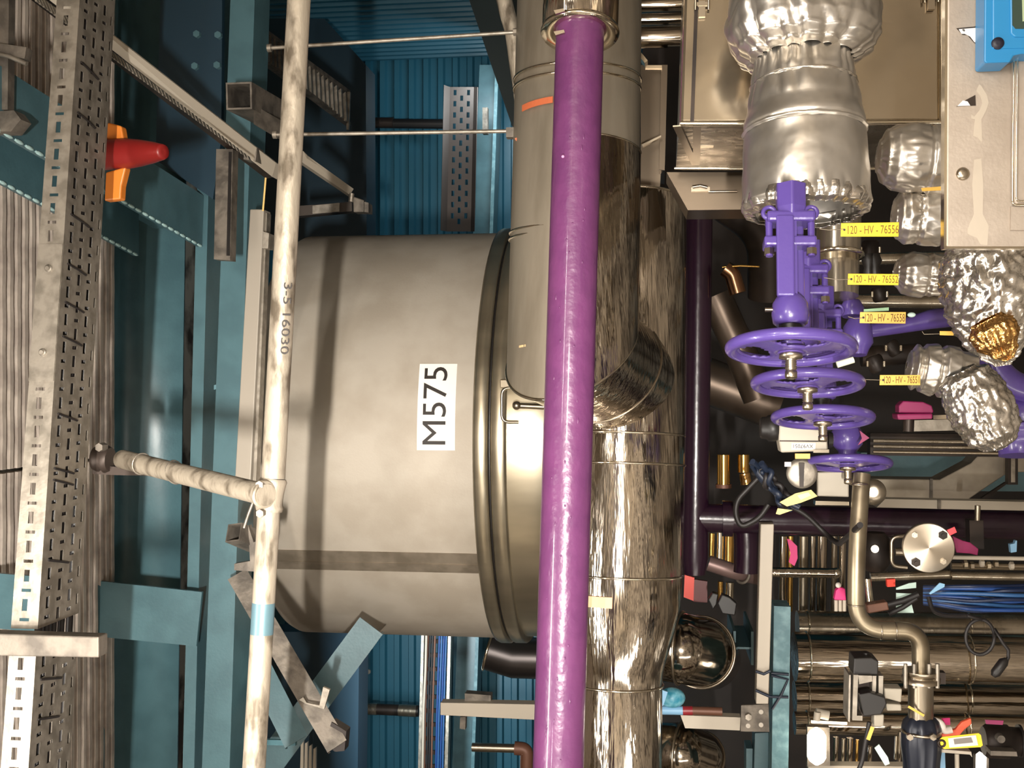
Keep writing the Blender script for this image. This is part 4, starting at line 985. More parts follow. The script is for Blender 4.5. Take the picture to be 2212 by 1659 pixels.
t.add('face', MB().prism(ph([(2144, -80), (2330, -80), (2330, 103), (2144, 105)], YP - .052), V((0, .004, 0))), BLUEP, bevel=.002)
t.add('bezel', MB().prism(ph([(2181, -80), (2330, -80), (2330, 80), (2192, 80), (2183, 72)], YP - .0545), V((0, .004, 0))), BLUEP, bevel=.002)
ds = t.add('display', MB().prism(ph([(2186, -80), (2330, -80), (2330, 62), (2194, 62), (2187, 54)], YP - .0556), V((0, .003, 0))), mat('dark display glass', (58, 74, 66), .2, .2), 'dark display glass')
t.add('screen', MB().prism(ph([(2206, -80), (2330, -80), (2330, 46), (2209, 46)], YP - .0562), V((0, .001, 0))), mat('display screen', (160, 176, 140), 0, .4), 'pale green screen', under=ds)
t.add('screw_plug', MB().lathe(at(2156, 93, YP - .0525), -YA, [(-.002, 13 * mpp(2156, 93, YP)), (.0012, 12 * mpp(2156, 93, YP)), (.0008, 2 * mpp(2156, 93, YP))], 28), mat('navy plug', (24, 24, 40), 0, .5), 'dark round screw plug')

# ------------------------------------------------------------------ yellow valve tags
def valve_tag(cor, Yd, txt, m, inkm, label, wire=None, tx=None, name='valve_tag'):
    P = ph(cor, Yd); t = Thing(name, label, 'tag', cen(*P), 'yellow numbered valve tags')
    t.add('plate', MB().prism(P, V((0, .0016, 0))), m, bevel=.0006)
    r = P[1] - P[0]; up = P[0] - P[3]; n = V((0, -.0004, 0))
    if txt:
        x0, x1, y0, y1 = tx; c = at((x0 + x1) / 2, (y0 + y1) / 2, Yd) + n; k = mpp(x0, y0, Yd)
        t.add('lettering', fitmb(txt, c, r, up, (x1 - x0) * k, (y1 - y0) * k, .0003), inkm)
        h = at(cor[0][0] + 7, (cor[0][1] + cor[3][1]) / 2, Yd) + n; t.add('hole', MB().cyl(h, h + V((0, .0006, 0)), 2.6 * k, 10), DARK)
    if wire: t.add('wire', MB().tube(ph(wire, Yd), .0009, 6), STEEL)
    return t
valve_tag([(1817, 482), (1942, 480), (1941, 511), (1816, 511)], 2.1, '120 - HV - 76556', YELLOW, INKY, 'yellow tag reading 120-HV-76556, nearest the foil jacket', [(1770, 494), (1790, 497), (1822, 495)], (1833, 1939, 487, 505))
valve_tag([(1832, 591), (1941, 592), (1941, 616), (1831, 615)], 2.3, '120 - HV - 76552', YELLOW, INKY, 'yellow tag reading 120-HV-76552, between the foil bundles', [(1780, 600), (1810, 604), (1836, 603)], (1846, 1938, 595, 611))
valve_tag([(1858, 674), (1957, 674), (1956, 699), (1857, 698)], 2.5, '120 - HV - 76558', AMBER, INKY, 'dull amber tag reading 120-HV-76558', [(1832, 684), (1846, 688), (1862, 687)], (1870, 1953, 678, 695))
valve_tag([(1901, 810), (1988, 810), (1988, 832), (1900, 832)], 2.6, '120 - HV - 76551', AMBER, INKY, 'amber tag reading 120-HV-76551, below the ribbed foil elbow', [(1868, 820), (1904, 821)], (1911, 1984, 813, 828))
valve_tag([(2030, 715), (2107, 716), (2102, 726), (2030, 724)], 2.55, None, AMBER, INKY, 'amber tag seen nearly edge-on above the ribbed foil elbow', [(1992, 716), (1996, 722), (2030, 721)])
valve_tag([(1990, 406), (2040, 402), (2036, 411), (1992, 413)], 2.3, None, AMBER, INKY, 'amber tag edge peeping between two foil bundles')
t = Thing('white_tag', 'small pale rolled tag at the rim of the largest handwheel', 'tag', at(1828, 784, 2.05))
t.add('roll', MB().tube(ph([(1808, 788), (1844, 777)], 2.03), 7 * mpp(1828, 784, 2.03), 16), mat('pale tag', (206, 210, 186), 0, .5))
t = Thing('bar_tag', 'yellow and white printed tag beside the magenta cap', 'tag', at(2058, 868, 2.75))
t.add('plate', MB().prism(ph([(2037, 858), (2078, 857), (2077, 879), (2038, 880)], 2.75), V((0, .002, 0))), YELLOW)
t.add('label', MB().prism(ph([(2052, 859), (2077, 858), (2076, 878), (2053, 878)], 2.748), V((0, .0015, 0))), WHITE)

# violet pipe and valve body at the picture edge
t = Thing('edge_valve', 'violet valve body curving along the picture edge below the foil', 'valve body', at(2190, 850, 2.8))
t.add('body', MB().tube(fillet(ph([(2126, 718), (2150, 800), (2200, 840), (2280, 842)], 2.9), .08), 30 * mpp(2190, 850, 2.85), 24), VIOLET)
t.add('bonnet', MB().lathe(at(2205, 830, 3.0), DV, [(0, 40 * .0012), (.03, .06), (.06, .085), (.10, .088), (.13, .07), (.17, .06)], 36), VIOLET)
t.add('flange', MB().lathe(at(2200, 925, 2.95), DV, [(0, .085), (.02, .085), (.03, .05), (.07, .05)], 36), VIOLET)
t.add('rib', MB().tube(fillet(ph([(2140, 770), (2146, 820), (2170, 852), (2180, 880)], 2.78), .05), .009, 12), VIOLET)
solo('violet_pipe', 'violet pipe running from the third valve to the crumpled foil', 'pipe', MB().tube(ph([(1872, 716), (1950, 704), (2010, 690), (2120, 676)], 2.85), [14 * .0012, 15 * .0012, 20 * .0012, 22 * .0012], 24), VIOLET)
t = Thing('violet_fitting', 'violet fitting on the pipe just behind the dull amber tag', 'fitting', at(1860, 730, 2.8))
t.add('body', MB().lathe(at(1852, 690, 2.8), DV, [(0, .022), (.02, .034), (.06, .036), (.075, .026), (.09, .02)], 24), VIOLET)
t.add('cap', MB().lathe(at(1840, 650, 2.85), DV, [(0, .02), (.02, .03), (.04, .024)], 20), VIOLET)

# ------------------------------------------------------------------ actuator in the middle
YA_ = 2.85
t = Thing('actuator_box', 'pale grey actuator box with an inverted printed label and a black end cap', 'actuator', at(1735, 948, YA_))
mb = MB().prism(ph([(1683, 916), (1786, 926), (1789, 974), (1687, 978), (1682, 950)], YA_), V((0, .07, 0)))
GREYA = mat('pale grey casting', (166, 158, 143), .1, .45)
t.add('body', mb, GREYA, bevel=.004)
t.add('groove', MB().prism(ph([(1684, 951), (1788, 952), (1788, 955), (1684, 954)], YA_ - .001), V((0, .003, 0))), DARK)
t.add('label', MB().prism(ph([(1710, 957), (1762, 957), (1761, 971), (1710, 971)], YA_ - .0015), V((0, .002, 0))), WHITE)
c = at(1735, 964, YA_ - .002); k = mpp(1735, 964, YA_)
t.add('lettering', fitmb('XV97051', c, ZA, -XA, 42 * k, 8 * k, .0003), INK, 'inverted printed characters')
t.add('end_cap', MB().lathe(at(1680, 925, YA_ + .03), ZA, [(0, 26 * k), (6 * k, 29 * k), (20 * k, 29 * k), (24 * k, 25 * k), (34 * k, 24 * k), (38 * k, 20 * k)], 28), BLACK, 'ribbed black end cap')
t.add('end_cap', MB().lathe(at(1788, 950, YA_ + .03), -ZA, [(0, 18 * k), (10 * k, 16 * k)], 20), BLACK)
t.add('bracket', MB().prism(ph([(1757, 971), (1791, 971), (1791, 978), (1757, 978)], YA_ - .01), V((0, .03, 0))), BRIGHT)
t.add('yellow_label', MB().prism(ph([(1718, 980), (1750, 980), (1750, 991), (1718, 991)], YA_), V((0, .01, 0))), AMBER, 'small amber label')
t.add('white_label', MB().prism(ph([(1695, 998), (1709, 998), (1709, 1008), (1695, 1008)], YA_), V((0, .004, 0))), WHITE)
t = Thing('silver_disc', 'silver position disc under the grey actuator box', 'disc', at(1732, 1028, 2.95))
t.add('disc', MB().lathe(at(1732, 1022, 2.95), -YA, [(0, 34 * k), (.006, 34 * k), (.01, 26 * k), (.01, 4 * k)], 36), GALV)
t.add('pointer', MB().prism(ph([(1726, 1000), (1738, 1000), (1736, 1052), (1728, 1052)], 2.93), V((0, .008, 0))), DARK)
t = Thing('side_plate', 'grey folded plate hanging below the smallest handwheel', 'plate', at(1795, 1055, 3.0))
t.add('plate', MB().prism(ph([(1766, 1020), (1822, 1018), (1834, 1030), (1834, 1074), (1766, 1072)], 3.08), V((0, .02, 0))), GREYA, bevel=.003)
t.add('lip', MB().prism(ph([(1762, 1082), (1834, 1084), (1834, 1092), (1761, 1091)], 3.05), V((0, .04, 0))), BRIGHT)
t = Thing('cable_cluster', 'dark blue cables knotted below the grey actuator box', 'cables', at(1665, 1040, 3.1))
rr = random.Random(11)
NAVC = mat('dark navy cable', (26, 36, 54), 0, .45)
for i in range(9):
    pts = [at(1630 + rr.uniform(-10, 30) + j * 14, 1010 + j * 16 + rr.uniform(-14, 14), 3.1 + rr.uniform(-.05, .05)) for j in range(6)]
    t.add('cable', MB().tube(fillet(pts, .03, 5), rr.uniform(.005, .009), 8), NAVC if i % 3 else RUBBER)
for lab, cor in (('cream printed tag twisted among the dark blue cables', [(1684, 1085), (1718, 1066), (1752, 1058), (1766, 1072), (1730, 1086), (1700, 1094)]), ('narrow yellow tag pointing down below the dark blue cables', [(1680, 1098), (1712, 1102), (1684, 1112), (1676, 1110)])):
    t = Thing('cable_tag', lab, 'tag', at(cor[0][0], cor[0][1], 3.0))
    t.add('plate', MB().prism(ph(cor, 3.0), V((0, .002, 0))), mat('cream yellow tag', (216, 200, 120), 0, .5))
    if len(cor) == 6: t.add('print', MB().prism(ph([(1722, 1070), (1746, 1063), (1752, 1070), (1730, 1080)], 2.998), V((0, .001, 0))), CREAM)
t = Thing('gold_cylinder', 'polished gold-toned cylinder end shining in the dark, nearer the plum pipe', 'cylinder', at(1562, 1015, 4.2))
t.add('body', MB().tube(ph([(1563, 982), (1563, 1046)], 4.2), 14 * mpp(1563, 1015, 4.2), 24), GOLD)
t.add('base', MB().tube(ph([(1563, 1046), (1563, 1054)], 4.2), 17 * mpp(1563, 1015, 4.2), 24), BROWN)
t = Thing('gold_cylinder', 'shorter gold-toned cylinder end in the dark beside the taller one', 'cylinder', at(1606, 1000, 4.2))
t.add('body', MB().tube(ph([(1606, 982), (1606, 1020)], 4.2), 13 * mpp(1606, 1000, 4.2), 24), GOLD)
t.add('base', MB().tube(ph([(1608, 1022), (1612, 1046)], 4.22), 12 * mpp(1606, 1000, 4.2), 24), COPPER)
t = Thing('copper_elbow', 'small copper-lit elbow in the dark space beside the largest valve', 'pipe elbow', at(1583, 600, 4.0))
t.add('body', MB().tube(fillet(ph([(1566, 580), (1582, 592), (1594, 634)], 4.0), .03), .03, 20), mat('copper lit cladding', (150, 112, 84), 1, .25))
t.add('rim', MB().tube(ph([(1560, 577), (1600, 574), (1640, 576)], 3.98), .004, 6), GOLD)
# dark pipes filling the space behind the valves
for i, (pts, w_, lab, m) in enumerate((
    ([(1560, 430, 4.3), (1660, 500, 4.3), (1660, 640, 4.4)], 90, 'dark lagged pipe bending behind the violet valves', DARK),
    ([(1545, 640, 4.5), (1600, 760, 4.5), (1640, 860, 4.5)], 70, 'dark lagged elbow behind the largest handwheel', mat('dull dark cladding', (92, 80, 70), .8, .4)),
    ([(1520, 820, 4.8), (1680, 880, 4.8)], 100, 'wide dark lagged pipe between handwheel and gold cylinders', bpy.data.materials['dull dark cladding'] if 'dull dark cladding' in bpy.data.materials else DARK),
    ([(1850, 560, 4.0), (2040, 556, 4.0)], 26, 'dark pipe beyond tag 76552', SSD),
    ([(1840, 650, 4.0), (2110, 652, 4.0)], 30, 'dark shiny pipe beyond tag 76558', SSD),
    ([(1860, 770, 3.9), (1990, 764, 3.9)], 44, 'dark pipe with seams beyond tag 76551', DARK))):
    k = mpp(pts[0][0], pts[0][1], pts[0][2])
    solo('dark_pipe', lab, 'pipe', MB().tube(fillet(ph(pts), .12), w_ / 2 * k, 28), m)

# magenta cap and long pale tray under it
t = Thing('magenta_cap', 'magenta plastic cap on a small valve beside the foil elbow', 'cap', at(1975, 884, 3.0))
t.add('cap', MB().prism(ph([(1942, 876), (1952, 866), (1994, 868), (2013, 876), (2017, 889), (2014, 893), (1942, 892)], 3.0), V((0, .05, 0))), MAROON, bevel=.006)
t.add('rim', MB().prism(ph([(1938, 894), (2015, 893), (2015, 905), (1940, 907)], 2.99), V((0, .07, 0))), MAROON, bevel=.004)
t.add('stem', MB().tube(ph([(1963, 905), (1962, 932)], 3.02), .014, 14), DARK)
solo('pink_arrow', 'small magenta arrowhead flag beside the smallest violet valve', 'flag', MB().prism(ph([(1857, 930), (1878, 946), (1853, 962), (1862, 947)], 2.9), V((0, .003, 0))), MAROON)
t = Thing('pale_rail', 'pale steel rail running below the magenta cap', 'rail', at(2050, 915, 3.6))
t.add('rail', MB().prism(ph([(1975, 908), (2130, 904), (2140, 928), (1972, 932)], 3.6), V((0, .05, 0))), GALV)
t.add('lip', MB().prism(ph([(2016, 897), (2110, 894), (2110, 904), (2016, 906)], 3.58), V((0, .03, 0))), BRIGHT)
for i, (y, w_, m) in enumerate(((952, 9, SSD), (964, 8, SSD), (976, 7, STEEL))):
    solo('dark_rail', ('thin shiny tube, top of three below the pale rail', 'thin shiny tube, middle of three below the pale rail', 'thin shiny tube, lowest of three just over the teal beam')[i], 'tube', MB().tube(ph([(1886, y, 3.8), (2280, y + 5, 3.8)]), w_ / 2 * mpp(2000, y, 3.8), 14), m)
solo('rail_back', 'dark flat beam behind the thin shiny tubes', 'beam', MB().prism(ph([(1880, 936), (2290, 940), (2290, 988), (1880, 984)], 4.0), V((0, .06, 0))), DARK)

# teal beam and the grey cranked cable trunk
solo('low_beam', 'teal beam showing above the grey cranked trunk', 'beam', MB().prism(ph([(1860, 978), (2300, 982), (2300, 1062), (1860, 1060)], 5.2), V((0, .12, 0))), TEAL)
t = Thing('cranked_trunking', 'broad grey cable trunk that cranks up towards the picture edge', 'trunking', at(2000, 1055, 4.6))
GT = mat('dull zinc trunk', (168, 158, 142), .5, .5, c2=(150, 140, 126), vs=10)
t.add('body', MB().prism(ph([(1880, 1034), (2030, 1036), (2098, 1000), (2112, 985), (2300, 988), (2300, 1020), (2180, 1020), (2090, 1080), (1880, 1078)], 4.6), V((0, .14, 0))), GT, bevel=.004)
t.add('joint', MB().prism(ph([(2009, 1034), (2015, 1034), (2015, 1079), (2009, 1079)], 4.59), V((0, .02, 0))), GALVD)
t.add('edge', MB().prism(ph([(2120, 1076), (2172, 1042), (2180, 1042), (2130, 1078)], 4.58), V((0, .02, 0))), DARK)
t = Thing('trunk_hanger', 'slotted upright hanger crossing the cranked trunk', 'hanger', at(2188, 1020, 4.5))
t.add('post', MB().prism(ph([(2178, 985), (2199, 985), (2199, 1047), (2178, 1047)], 4.5), V((0, .04, 0))), DARK)
t.add('slot', MB().prism(ph([(2184, 987), (2193, 987), (2193, 1042), (2184, 1042)], 4.495), V((0, .005, 0))), GALV)
t = Thing('pale_trunking', 'long pale trunk edge lying across above the plum branch pipe', 'trunking', at(2050, 1090, 4.4))
t.add('body', MB().prism(ph([(1912, 1078), (2300, 1086), (2300, 1106), (1894, 1096)], 4.4), V((0, .08, 0))), CREAM)
t.add('joint', MB().prism(ph([(2026, 1080), (2032, 1080), (2032, 1099), (2026, 1099)], 4.39), V((0, .02, 0))), GALVD)

# ------------------------------------------------------------------ bottom right: blind flange, bends, upright pipes
t = Thing('blind_flange', 'round bare steel blind flange with four bolts', 'flange', at(2006, 1184, 3.3))
k = mpp(2006, 1184, 3.3)
BF = mat('turned steel face', (190, 178, 160), .85, .3)
nt = BF.node_tree; b = nt.nodes['Principled BSDF']; b.inputs['Anisotropic'].default_value = .8
tg = nt.nodes.new('ShaderNodeTangent'); tg.direction_type = 'RADIAL'; tg.axis = 'Y'; nt.links.new(tg.outputs[0], b.inputs['Tangent'])
o = at(2006, 1184, 3.3)
t.add('disc', MB().lathe(o, V((0, -1, .1)), [(-.028, 53 * k), (-.002, 53.5 * k), (0, 52 * k), (.0, 0.0)], 96, sm=False), BF)
for dx, dy, big in ((-31, -29, 0), (30, -29, 1), (-28, 30, 1), (31, 28, 0)):
    c = at(2006 + dx, 1184 + dy, 3.3)
    t.add('bolt', MB().bolt(c, V((0, -1, .1)), (10 if big else 6.5) * k, .012).lathe(c, V((0, -1, .1)), [(0, 4 * k), (.02, 4 * k)], 10), DARK if big else STEEL)
t = Thing('flange_pipe', 'grey pipe with tubing that the blind flange closes', 'pipe', at(1950, 1190, 3.5))
t.add('pipe', MB().tube(ph([(2006, 1184, 3.34), (2006, 1184, 3.7)]), 36 * k, 28), SSD)
t.add('frame', MB().tube(fillet(ph([(1956, 1158), (1926, 1160), (1926, 1222), (1960, 1226)], 3.45), .02), .006, 10), STEEL)
t.add('tube', MB().tube(ph([(1934, 1192), (1962, 1192)], 3.45), .012, 12), STEEL)
solo('pink_tag', 'bright coral tag clipped to the blind flange', 'tag', MB().prism(ph([(2046, 1145), (2062, 1138), (2067, 1150), (2052, 1157)], 3.28), V((0, .004, 0))), mat('coral tag', (246, 84, 92), 0, .5))
solo('maroon_ribbon', 'maroon ribbon draped beside the blind flange', 'ribbon', MB().prism(ph([(2058, 1158), (2080, 1168), (2096, 1172), (2114, 1186), (2112, 1200), (2096, 1196), (2066, 1194)], 3.32), V((0, .006, 0))), MAROON, bevel=.002)
t = Thing('pipe_hanger', 'slim bracket hanging on the plum branch beyond the ribbon', 'hanger', at(2112, 1130, 3.75))
t.add('rod', MB().tube(ph([(2112, 1092), (2111, 1124)], 3.75), .009, 10), STEEL)
t.add('clamp', MB().prism(ph([(2094, 1124), (2124, 1124), (2126, 1186), (2096, 1186)], 3.78), V((0, .05, 0))), DARK)
for i, (y, w_, yd, m, lab) in enumerate(((1204, 9, 3.6, CREAM, 'pale instrument tube beside the blind flange'), (1243, 18, 3.7, SSD, 'dull pipe just above the blue cable bundle'), (1222, 16, 3.75, STEEL, 'bare fittings tube between pale tube and dull pipe'))):
    solo('instrument_tube', lab, 'tube', MB().tube(ph([(2055, y, yd), (2290, y + 4, yd)]), w_ / 2 * mpp(2150, y, yd), 14), m)
t = Thing('dull_pipe', 'dull lower pipe passing under the blind flange', 'pipe', at(1960, 1244, 3.7))
t.add('pipe', MB().tube(ph([(1880, 1246, 3.72), (2052, 1240, 3.72)]), 10 * mpp(1960, 1244, 3.7), 16), SSD)
# bare bent drain pipe with a flange
YD = 3.0
k = mpp(1900, 1300, YD); r = 18.5 * k
t = Thing('bent_pipe', 'bare steel pipe with a double bend leading down to a bolted flange', 'pipe', at(1852, 1200, YD))
t.add('pipe', MB().tube(fillet(ph([(1862, 1024, 3.05), (1850, 1200, YD), (1849, 1360, YD), (1989, 1362, YD), (1989, 1452, YD)]), 68 * k, 16), r, 32), mat('bare welded pipe', (160, 148, 126), .85, .36, c2=(130, 118, 98), vs=9))
for a, b_ in (((1849, 1306), (1849, 1309)), ((1902, 1362), (1905, 1362)), ((1934, 1362), (1937, 1362)), ((1855, 1046), (1855, 1049))):
    t.add('weld', MB().torus(at(a[0], a[1], YD), at(b_[0], b_[1], YD) - at(a[0], a[1], YD), r, .0022, 32, 8), STEEL)
t.add('flange', MB().lathe(at(1989, 1448, YD), -XA, [(0, 38 * k), (10 * k, 38 * k), (11 * k, 34 * k), (14 * k, 34 * k), (15 * k, 40 * k), (25 * k, 40 * k)], 40), STEEL)
for dx in (-33, -14, 18, 36):
    t.add('bolt', MB().tube(ph([(1989 + dx, 1434), (1989 + dx, 1486)], YD - .03), 4.5 * k, 8), GALV)
t.add('lower_pipe', MB().tube(ph([(1989, 1474), (1989, 1556)], YD), 26 * k, 32), SSD)
t.add('flange_ear', MB().prism(ph([(2018, 1452), (2043, 1454), (2043, 1478), (2018, 1478)], YD), V((0, .03, 0))), DARK)
t = Thing('black_valve', 'black and navy valve body below the bolted flange', 'valve', at(1990, 1600, YD))
t.add('body', MB().lathe(at(1990, 1548, YD), -XA, [(0, 26 * k), (8 * k, 34 * k), (22 * k, 38 * k), (60 * k, 40 * k), (96 * k, 36 * k), (140 * k, 34 * k)], 32, disp=lambda a, t_, r_, q: .003 * math.sin(a * 8)), mat('navy black casting', (34, 38, 50), .2, .35))
for q in (0, 1):
    t.add('bolt', MB().bolt(at(1964 + 50 * q, 1590, YD - .06), -YA, 7 * k, .012), STEEL)
t.add('band', MB().torus(at(1990, 1580, YD), XA, 38 * k, 4 * k, 32, 8), STEEL)
t.add('yellow_strip', MB().bar(at(1962, 1526, YD - .036), at(1996, 1546, YD - .036), YA, 5 * k, .002), AMBER)
# actuator by the lamp
t = Thing('solenoid_actuator', 'aluminium actuator with a square black top, beside the glowing lamp', 'actuator', at(1870, 1500, 3.0))
t.add('top', MB().prism(ph([(1845, 1422), (1884, 1421), (1898, 1428), (1897, 1458), (1843, 1458)], 2.96), V((0, .08, 0))), BLACK, 'black square top', bevel=.003)
t.add('spindle', MB().tube(ph([(1871, 1410), (1871, 1424)], 3.0), .007, 10), BLACK)
t.add('frame', MB().prism(ph([(1834, 1458), (1838, 1458), (1836, 1560), (1832, 1558)], 2.96), V((0, .08, 0))), GALV)
t.add('frame', MB().prism(ph([(1844, 1458), (1854, 1458), (1851, 1546), (1863, 1546), (1863, 1557), (1841, 1556)], 2.95), V((0, .06, 0))), GALV)
t.add('frame', MB().prism(ph([(1854, 1459), (1884, 1460), (1884, 1472), (1856, 1478)], 2.95), V((0, .06, 0))), GALV)
t.add('column', MB().prism(ph([(1885, 1460), (1893, 1460), (1892, 1503), (1884, 1502)], 2.96), V((0, .05, 0))), GALV)
t.add('column', MB().prism(ph([(1898, 1460), (1908, 1460), (1907, 1506), (1898, 1505)], 2.96), V((0, .05, 0))), GALV)
t.add('inner_block', MB().prism(ph([(1852, 1474), (1884, 1470), (1886, 1548), (1856, 1548)], 3.0), V((0, .05, 0))), DARK)
t.add('coil', MB().prism(ph([(1856, 1500), (1880, 1496), (1912, 1506), (1916, 1520), (1904, 1544), (1866, 1548)], 2.93), V((0, .04, 0))), BLACK, 'black coil', bevel=.003)
t.add('terminal_box', MB().prism(ph([(1911, 1487), (1949, 1488), (1947, 1518), (1911, 1508)], 2.95), V((0, .05, 0))), GREYA, bevel=.003)
t.add('terminal_box', MB().prism(ph([(1914, 1520), (1947, 1522), (1948, 1536), (1916, 1536)], 2.95), V((0, .05, 0))), GREYA, bevel=.003)
t.add('junction', MB().prism(ph([(1888, 1544), (1910, 1544), (1909, 1570), (1888, 1570)], 2.95), V((0, .04, 0))), GREYA, bevel=.003)
t.add('cable', MB().tube(fillet(ph([(1878, 1560), (1868, 1610), (1862, 1650), (1840, 1690)], 2.96), .03), .006, 8), RUBBER)
t.add('strip', MB().bar(at(1885, 1570, 2.93), at(1875, 1598, 2.93), YA, 8 * k, .002), AMBER)
solo('green_tape', 'pale green strip of tape hanging by the solenoid actuator', 'tape', MB().prism(ph([(1889, 1616), (1899, 1608), (1918, 1636), (1922, 1650), (1912, 1654)], 2.95), V((0, .003, 0))), MINT)
# three upright shiny pipes lying across the lower corner
for i, (y, w_, yd, x0, lab) in enumerate(((1418, 106, 4.3, 1716, 'widest shiny clad pipe, behind the bent drain pipe'), (1505, 70, 4.5, 1716, 'narrower shiny clad pipe, below the widest one in the picture'), (1562, 50, 4.3, 1716, 'slim shiny clad pipe level with the solenoid actuator'), (1350, 62, 4.8, 1722, 'dull clad pipe behind the cream channel, above the widest shiny pipe'))):
    a, b = at(x0, y, yd), at(2330, y + 8, yd + .05); rr_ = w_ / 2 * mpp(1950, y, yd)
    t = Thing('upright_pipe', lab, 'pipe', b, 'shiny upright pipes')
    t.add('cladding', MB().lathe(a, b - a, [((b - a).length * q / 14.0, rr_) for q in range(15)], 40), SSV if i != 3 else SSD)
    t.add('seam_bead', MB().torus(at(1744, y, yd), b - a, rr_ + .001, .004, 40, 8), BRIGHT)
    t.add('seam_bead', MB().torus(at(2090, y + 4, yd), b - a, rr_ + .001, .004, 40, 8), BRIGHT)
# blue cable bundle, loop with a connector, pale cards
NAVS = mat('navy cable sheath', (18, 34, 66), 0, .4)
def blue_f(off, rr):
    y = 1294 + off * 5.0
    return [at(2296, y + rr.uniform(-5, 5), 3.15), at(2180, y + rr.uniform(-8, 8), 3.12 + rr.uniform(-.03, .03)), at(2100, 1292 + off * 4.2 + rr.uniform(-4, 4), 3.12 + rr.uniform(-.03, .03)), at(2030, 1288 + off * 3.4, 3.14), at(1995, 1286 + off * 3, 3.16)]
bundle('blue_cable', 'blue cable in the thick bundle beside the coiled black lead', 'cable', [NAVS, BLUEC, NAVS, NAVS, BLUEL], blue_f, 13, .0055, 21, group='blue cable bundle')
t = Thing('coiled_lead', 'coiled black lead ending in a loose connector', 'cable', at(2115, 1370, 2.95))
lp = []
for i in range(26):
    a = 2 * math.pi * i / 24; lp.append(at(2117 + 31 * math.cos(a), 1376 + 38 * math.sin(a), 2.95 + .0008 * i))
lp += ph([(2150, 1360), (2166, 1388), (2178, 1404), (2178, 1420), (2172, 1432)], 2.95)
t.add('lead', MB().tube([at(2090, 1330, 2.95), at(2120, 1338, 2.95)] + lp[18:24] + lp[0:], .0045, 10), RUBBER)
t.add('connector', MB().tube(ph([(2175, 1424), (2168, 1430), (2150, 1454), (2145, 1461)], 2.94), [.006, .0125, .0125, .006], 12), BLACK)
t = Thing('pale_card', 'pale mint cards strapped beside the bent pipe', 'card', at(1957, 1295, 3.2))
t.add('card', MB().prism(ph([(1936, 1270), (1964, 1260), (1979, 1258), (1979, 1270), (1936, 1274)], 3.2), V((0, .004, 0))), MINT)
t.add('card', MB().prism(ph([(1936, 1281), (1979, 1283), (1978, 1289), (1936, 1299)], 3.2), V((0, .004, 0))), MINT)
t.add('card', MB().prism(ph([(1936, 1308), (1968, 1300), (1974, 1324), (1936, 1324)], 3.2), V((0, .004, 0))), MINT)
t.add('strap', MB().tube(ph([(1910, 1308), (1950, 1298), (1984, 1284)], 3.17), .009, 8), RUBBER)
t.add('strap', MB().tube(ph([(1920, 1326), (1950, 1312), (1980, 1292)], 3.17), .007, 8), RUBBER)
solo('blue_tag', 'light blue tag sticking out of the dark cable knot', 'tag', MB().prism(ph([(2007, 1282), (2030, 1259), (2041, 1262), (2040, 1268), (2010, 1284)], 3.1), V((0, .004, 0))), PALEB)
solo('beige_fitting', 'beige rectangular fitting against the bent pipe', 'fitting', MB().prism(ph([(1872, 1307), (1917, 1300), (1921, 1318), (1876, 1326)], 3.05), V((0, .04, 0))), BROWN, bevel=.003)
solo('red_fitting', 'small red square fitting below the blind flange', 'fitting', MB().prism(ph([(1916, 1252), (1934, 1251), (1934, 1267), (1917, 1268)], 3.3), V((0, .02, 0))), REDB)
solo('steel_rod', 'short bright rod standing between bent pipe and pale cards', 'rod', MB().tube(ph([(1874, 1250), (1880, 1302)], 3.2), .009, 10), BRIGHT)
# yellow lock-out tag, orange strap
t = Thing('lockout_tag', 'yellow lock-out tag with a printed white panel, hanging by the orange strap', 'tag', at(2075, 1603, 2.9))
t.add('plate', MB().prism(ph([(2030, 1598), (2036, 1592), (2114, 1584), (2119, 1588), (2123, 1610), (2118, 1614), (2040, 1618), (2033, 1614)], 2.9), V((0, .003, 0))), YELLOW)
t.add('panel', MB().prism(ph([(2048, 1595), (2108, 1588), (2113, 1610), (2051, 1615)], 2.898), V((0, .002, 0))), WHITE)
t.add('print', MB().prism(ph([(2060, 1597), (2098, 1593), (2102, 1604), (2062, 1608)], 2.8965), V((0, .001, 0))), mat('grey print', (130, 124, 118), 0, .6))
t.add('clasp', MB().torus(at(2034, 1606, 2.9), YA, .008, .003, 16, 6), DARK)
solo('orange_strap', 'orange plastic strap twisted above the lock-out tag', 'strap', MB().prism(ph([(2030, 1590), (2044, 1578), (2064, 1576), (2078, 1560), (2098, 1552), (2099, 1564), (2084, 1576), (2072, 1590), (2044, 1594)], 3.0), V((0, .012, 0))), mat('orange red strap', (232, 96, 62), 0, .45), bevel=.002)
solo('white_ribbon', 'white ribbon curling beside the black valve', 'ribbon', MB().tube(fillet(ph([(2016, 1556), (2034, 1562), (2038, 1580), (2056, 1576)], 3.0), .02), .009, 10), WHITE)
solo('pink_label', 'pink label tucked behind the orange strap', 'label', MB().prism(ph([(2034, 1552), (2052, 1551), (2053, 1566), (2038, 1566)], 3.05), V((0, .003, 0))), PINK)
solo('pink_label', 'dark pink label strip under the slim shiny pipe at the edge', 'label', MB().prism(ph([(2128, 1555), (2168, 1557), (2166, 1566), (2130, 1564)], 3.05), V((0, .003, 0))), MAROON)
solo('blue_sheet', 'pale blue plastic sheet at the bottom beside the black valve', 'sheet', MB().prism(ph([(2026, 1624), (2041, 1620), (2044, 1700), (2003, 1700), (2004, 1656)], 3.1), V((0, .006, 0))), PALEB)
t = Thing('motor', 'dark ribbed motor body at the picture edge beside the lock-out tag', 'motor', at(2165, 1600, 3.2))
k = mpp(2165, 1600, 3.2)
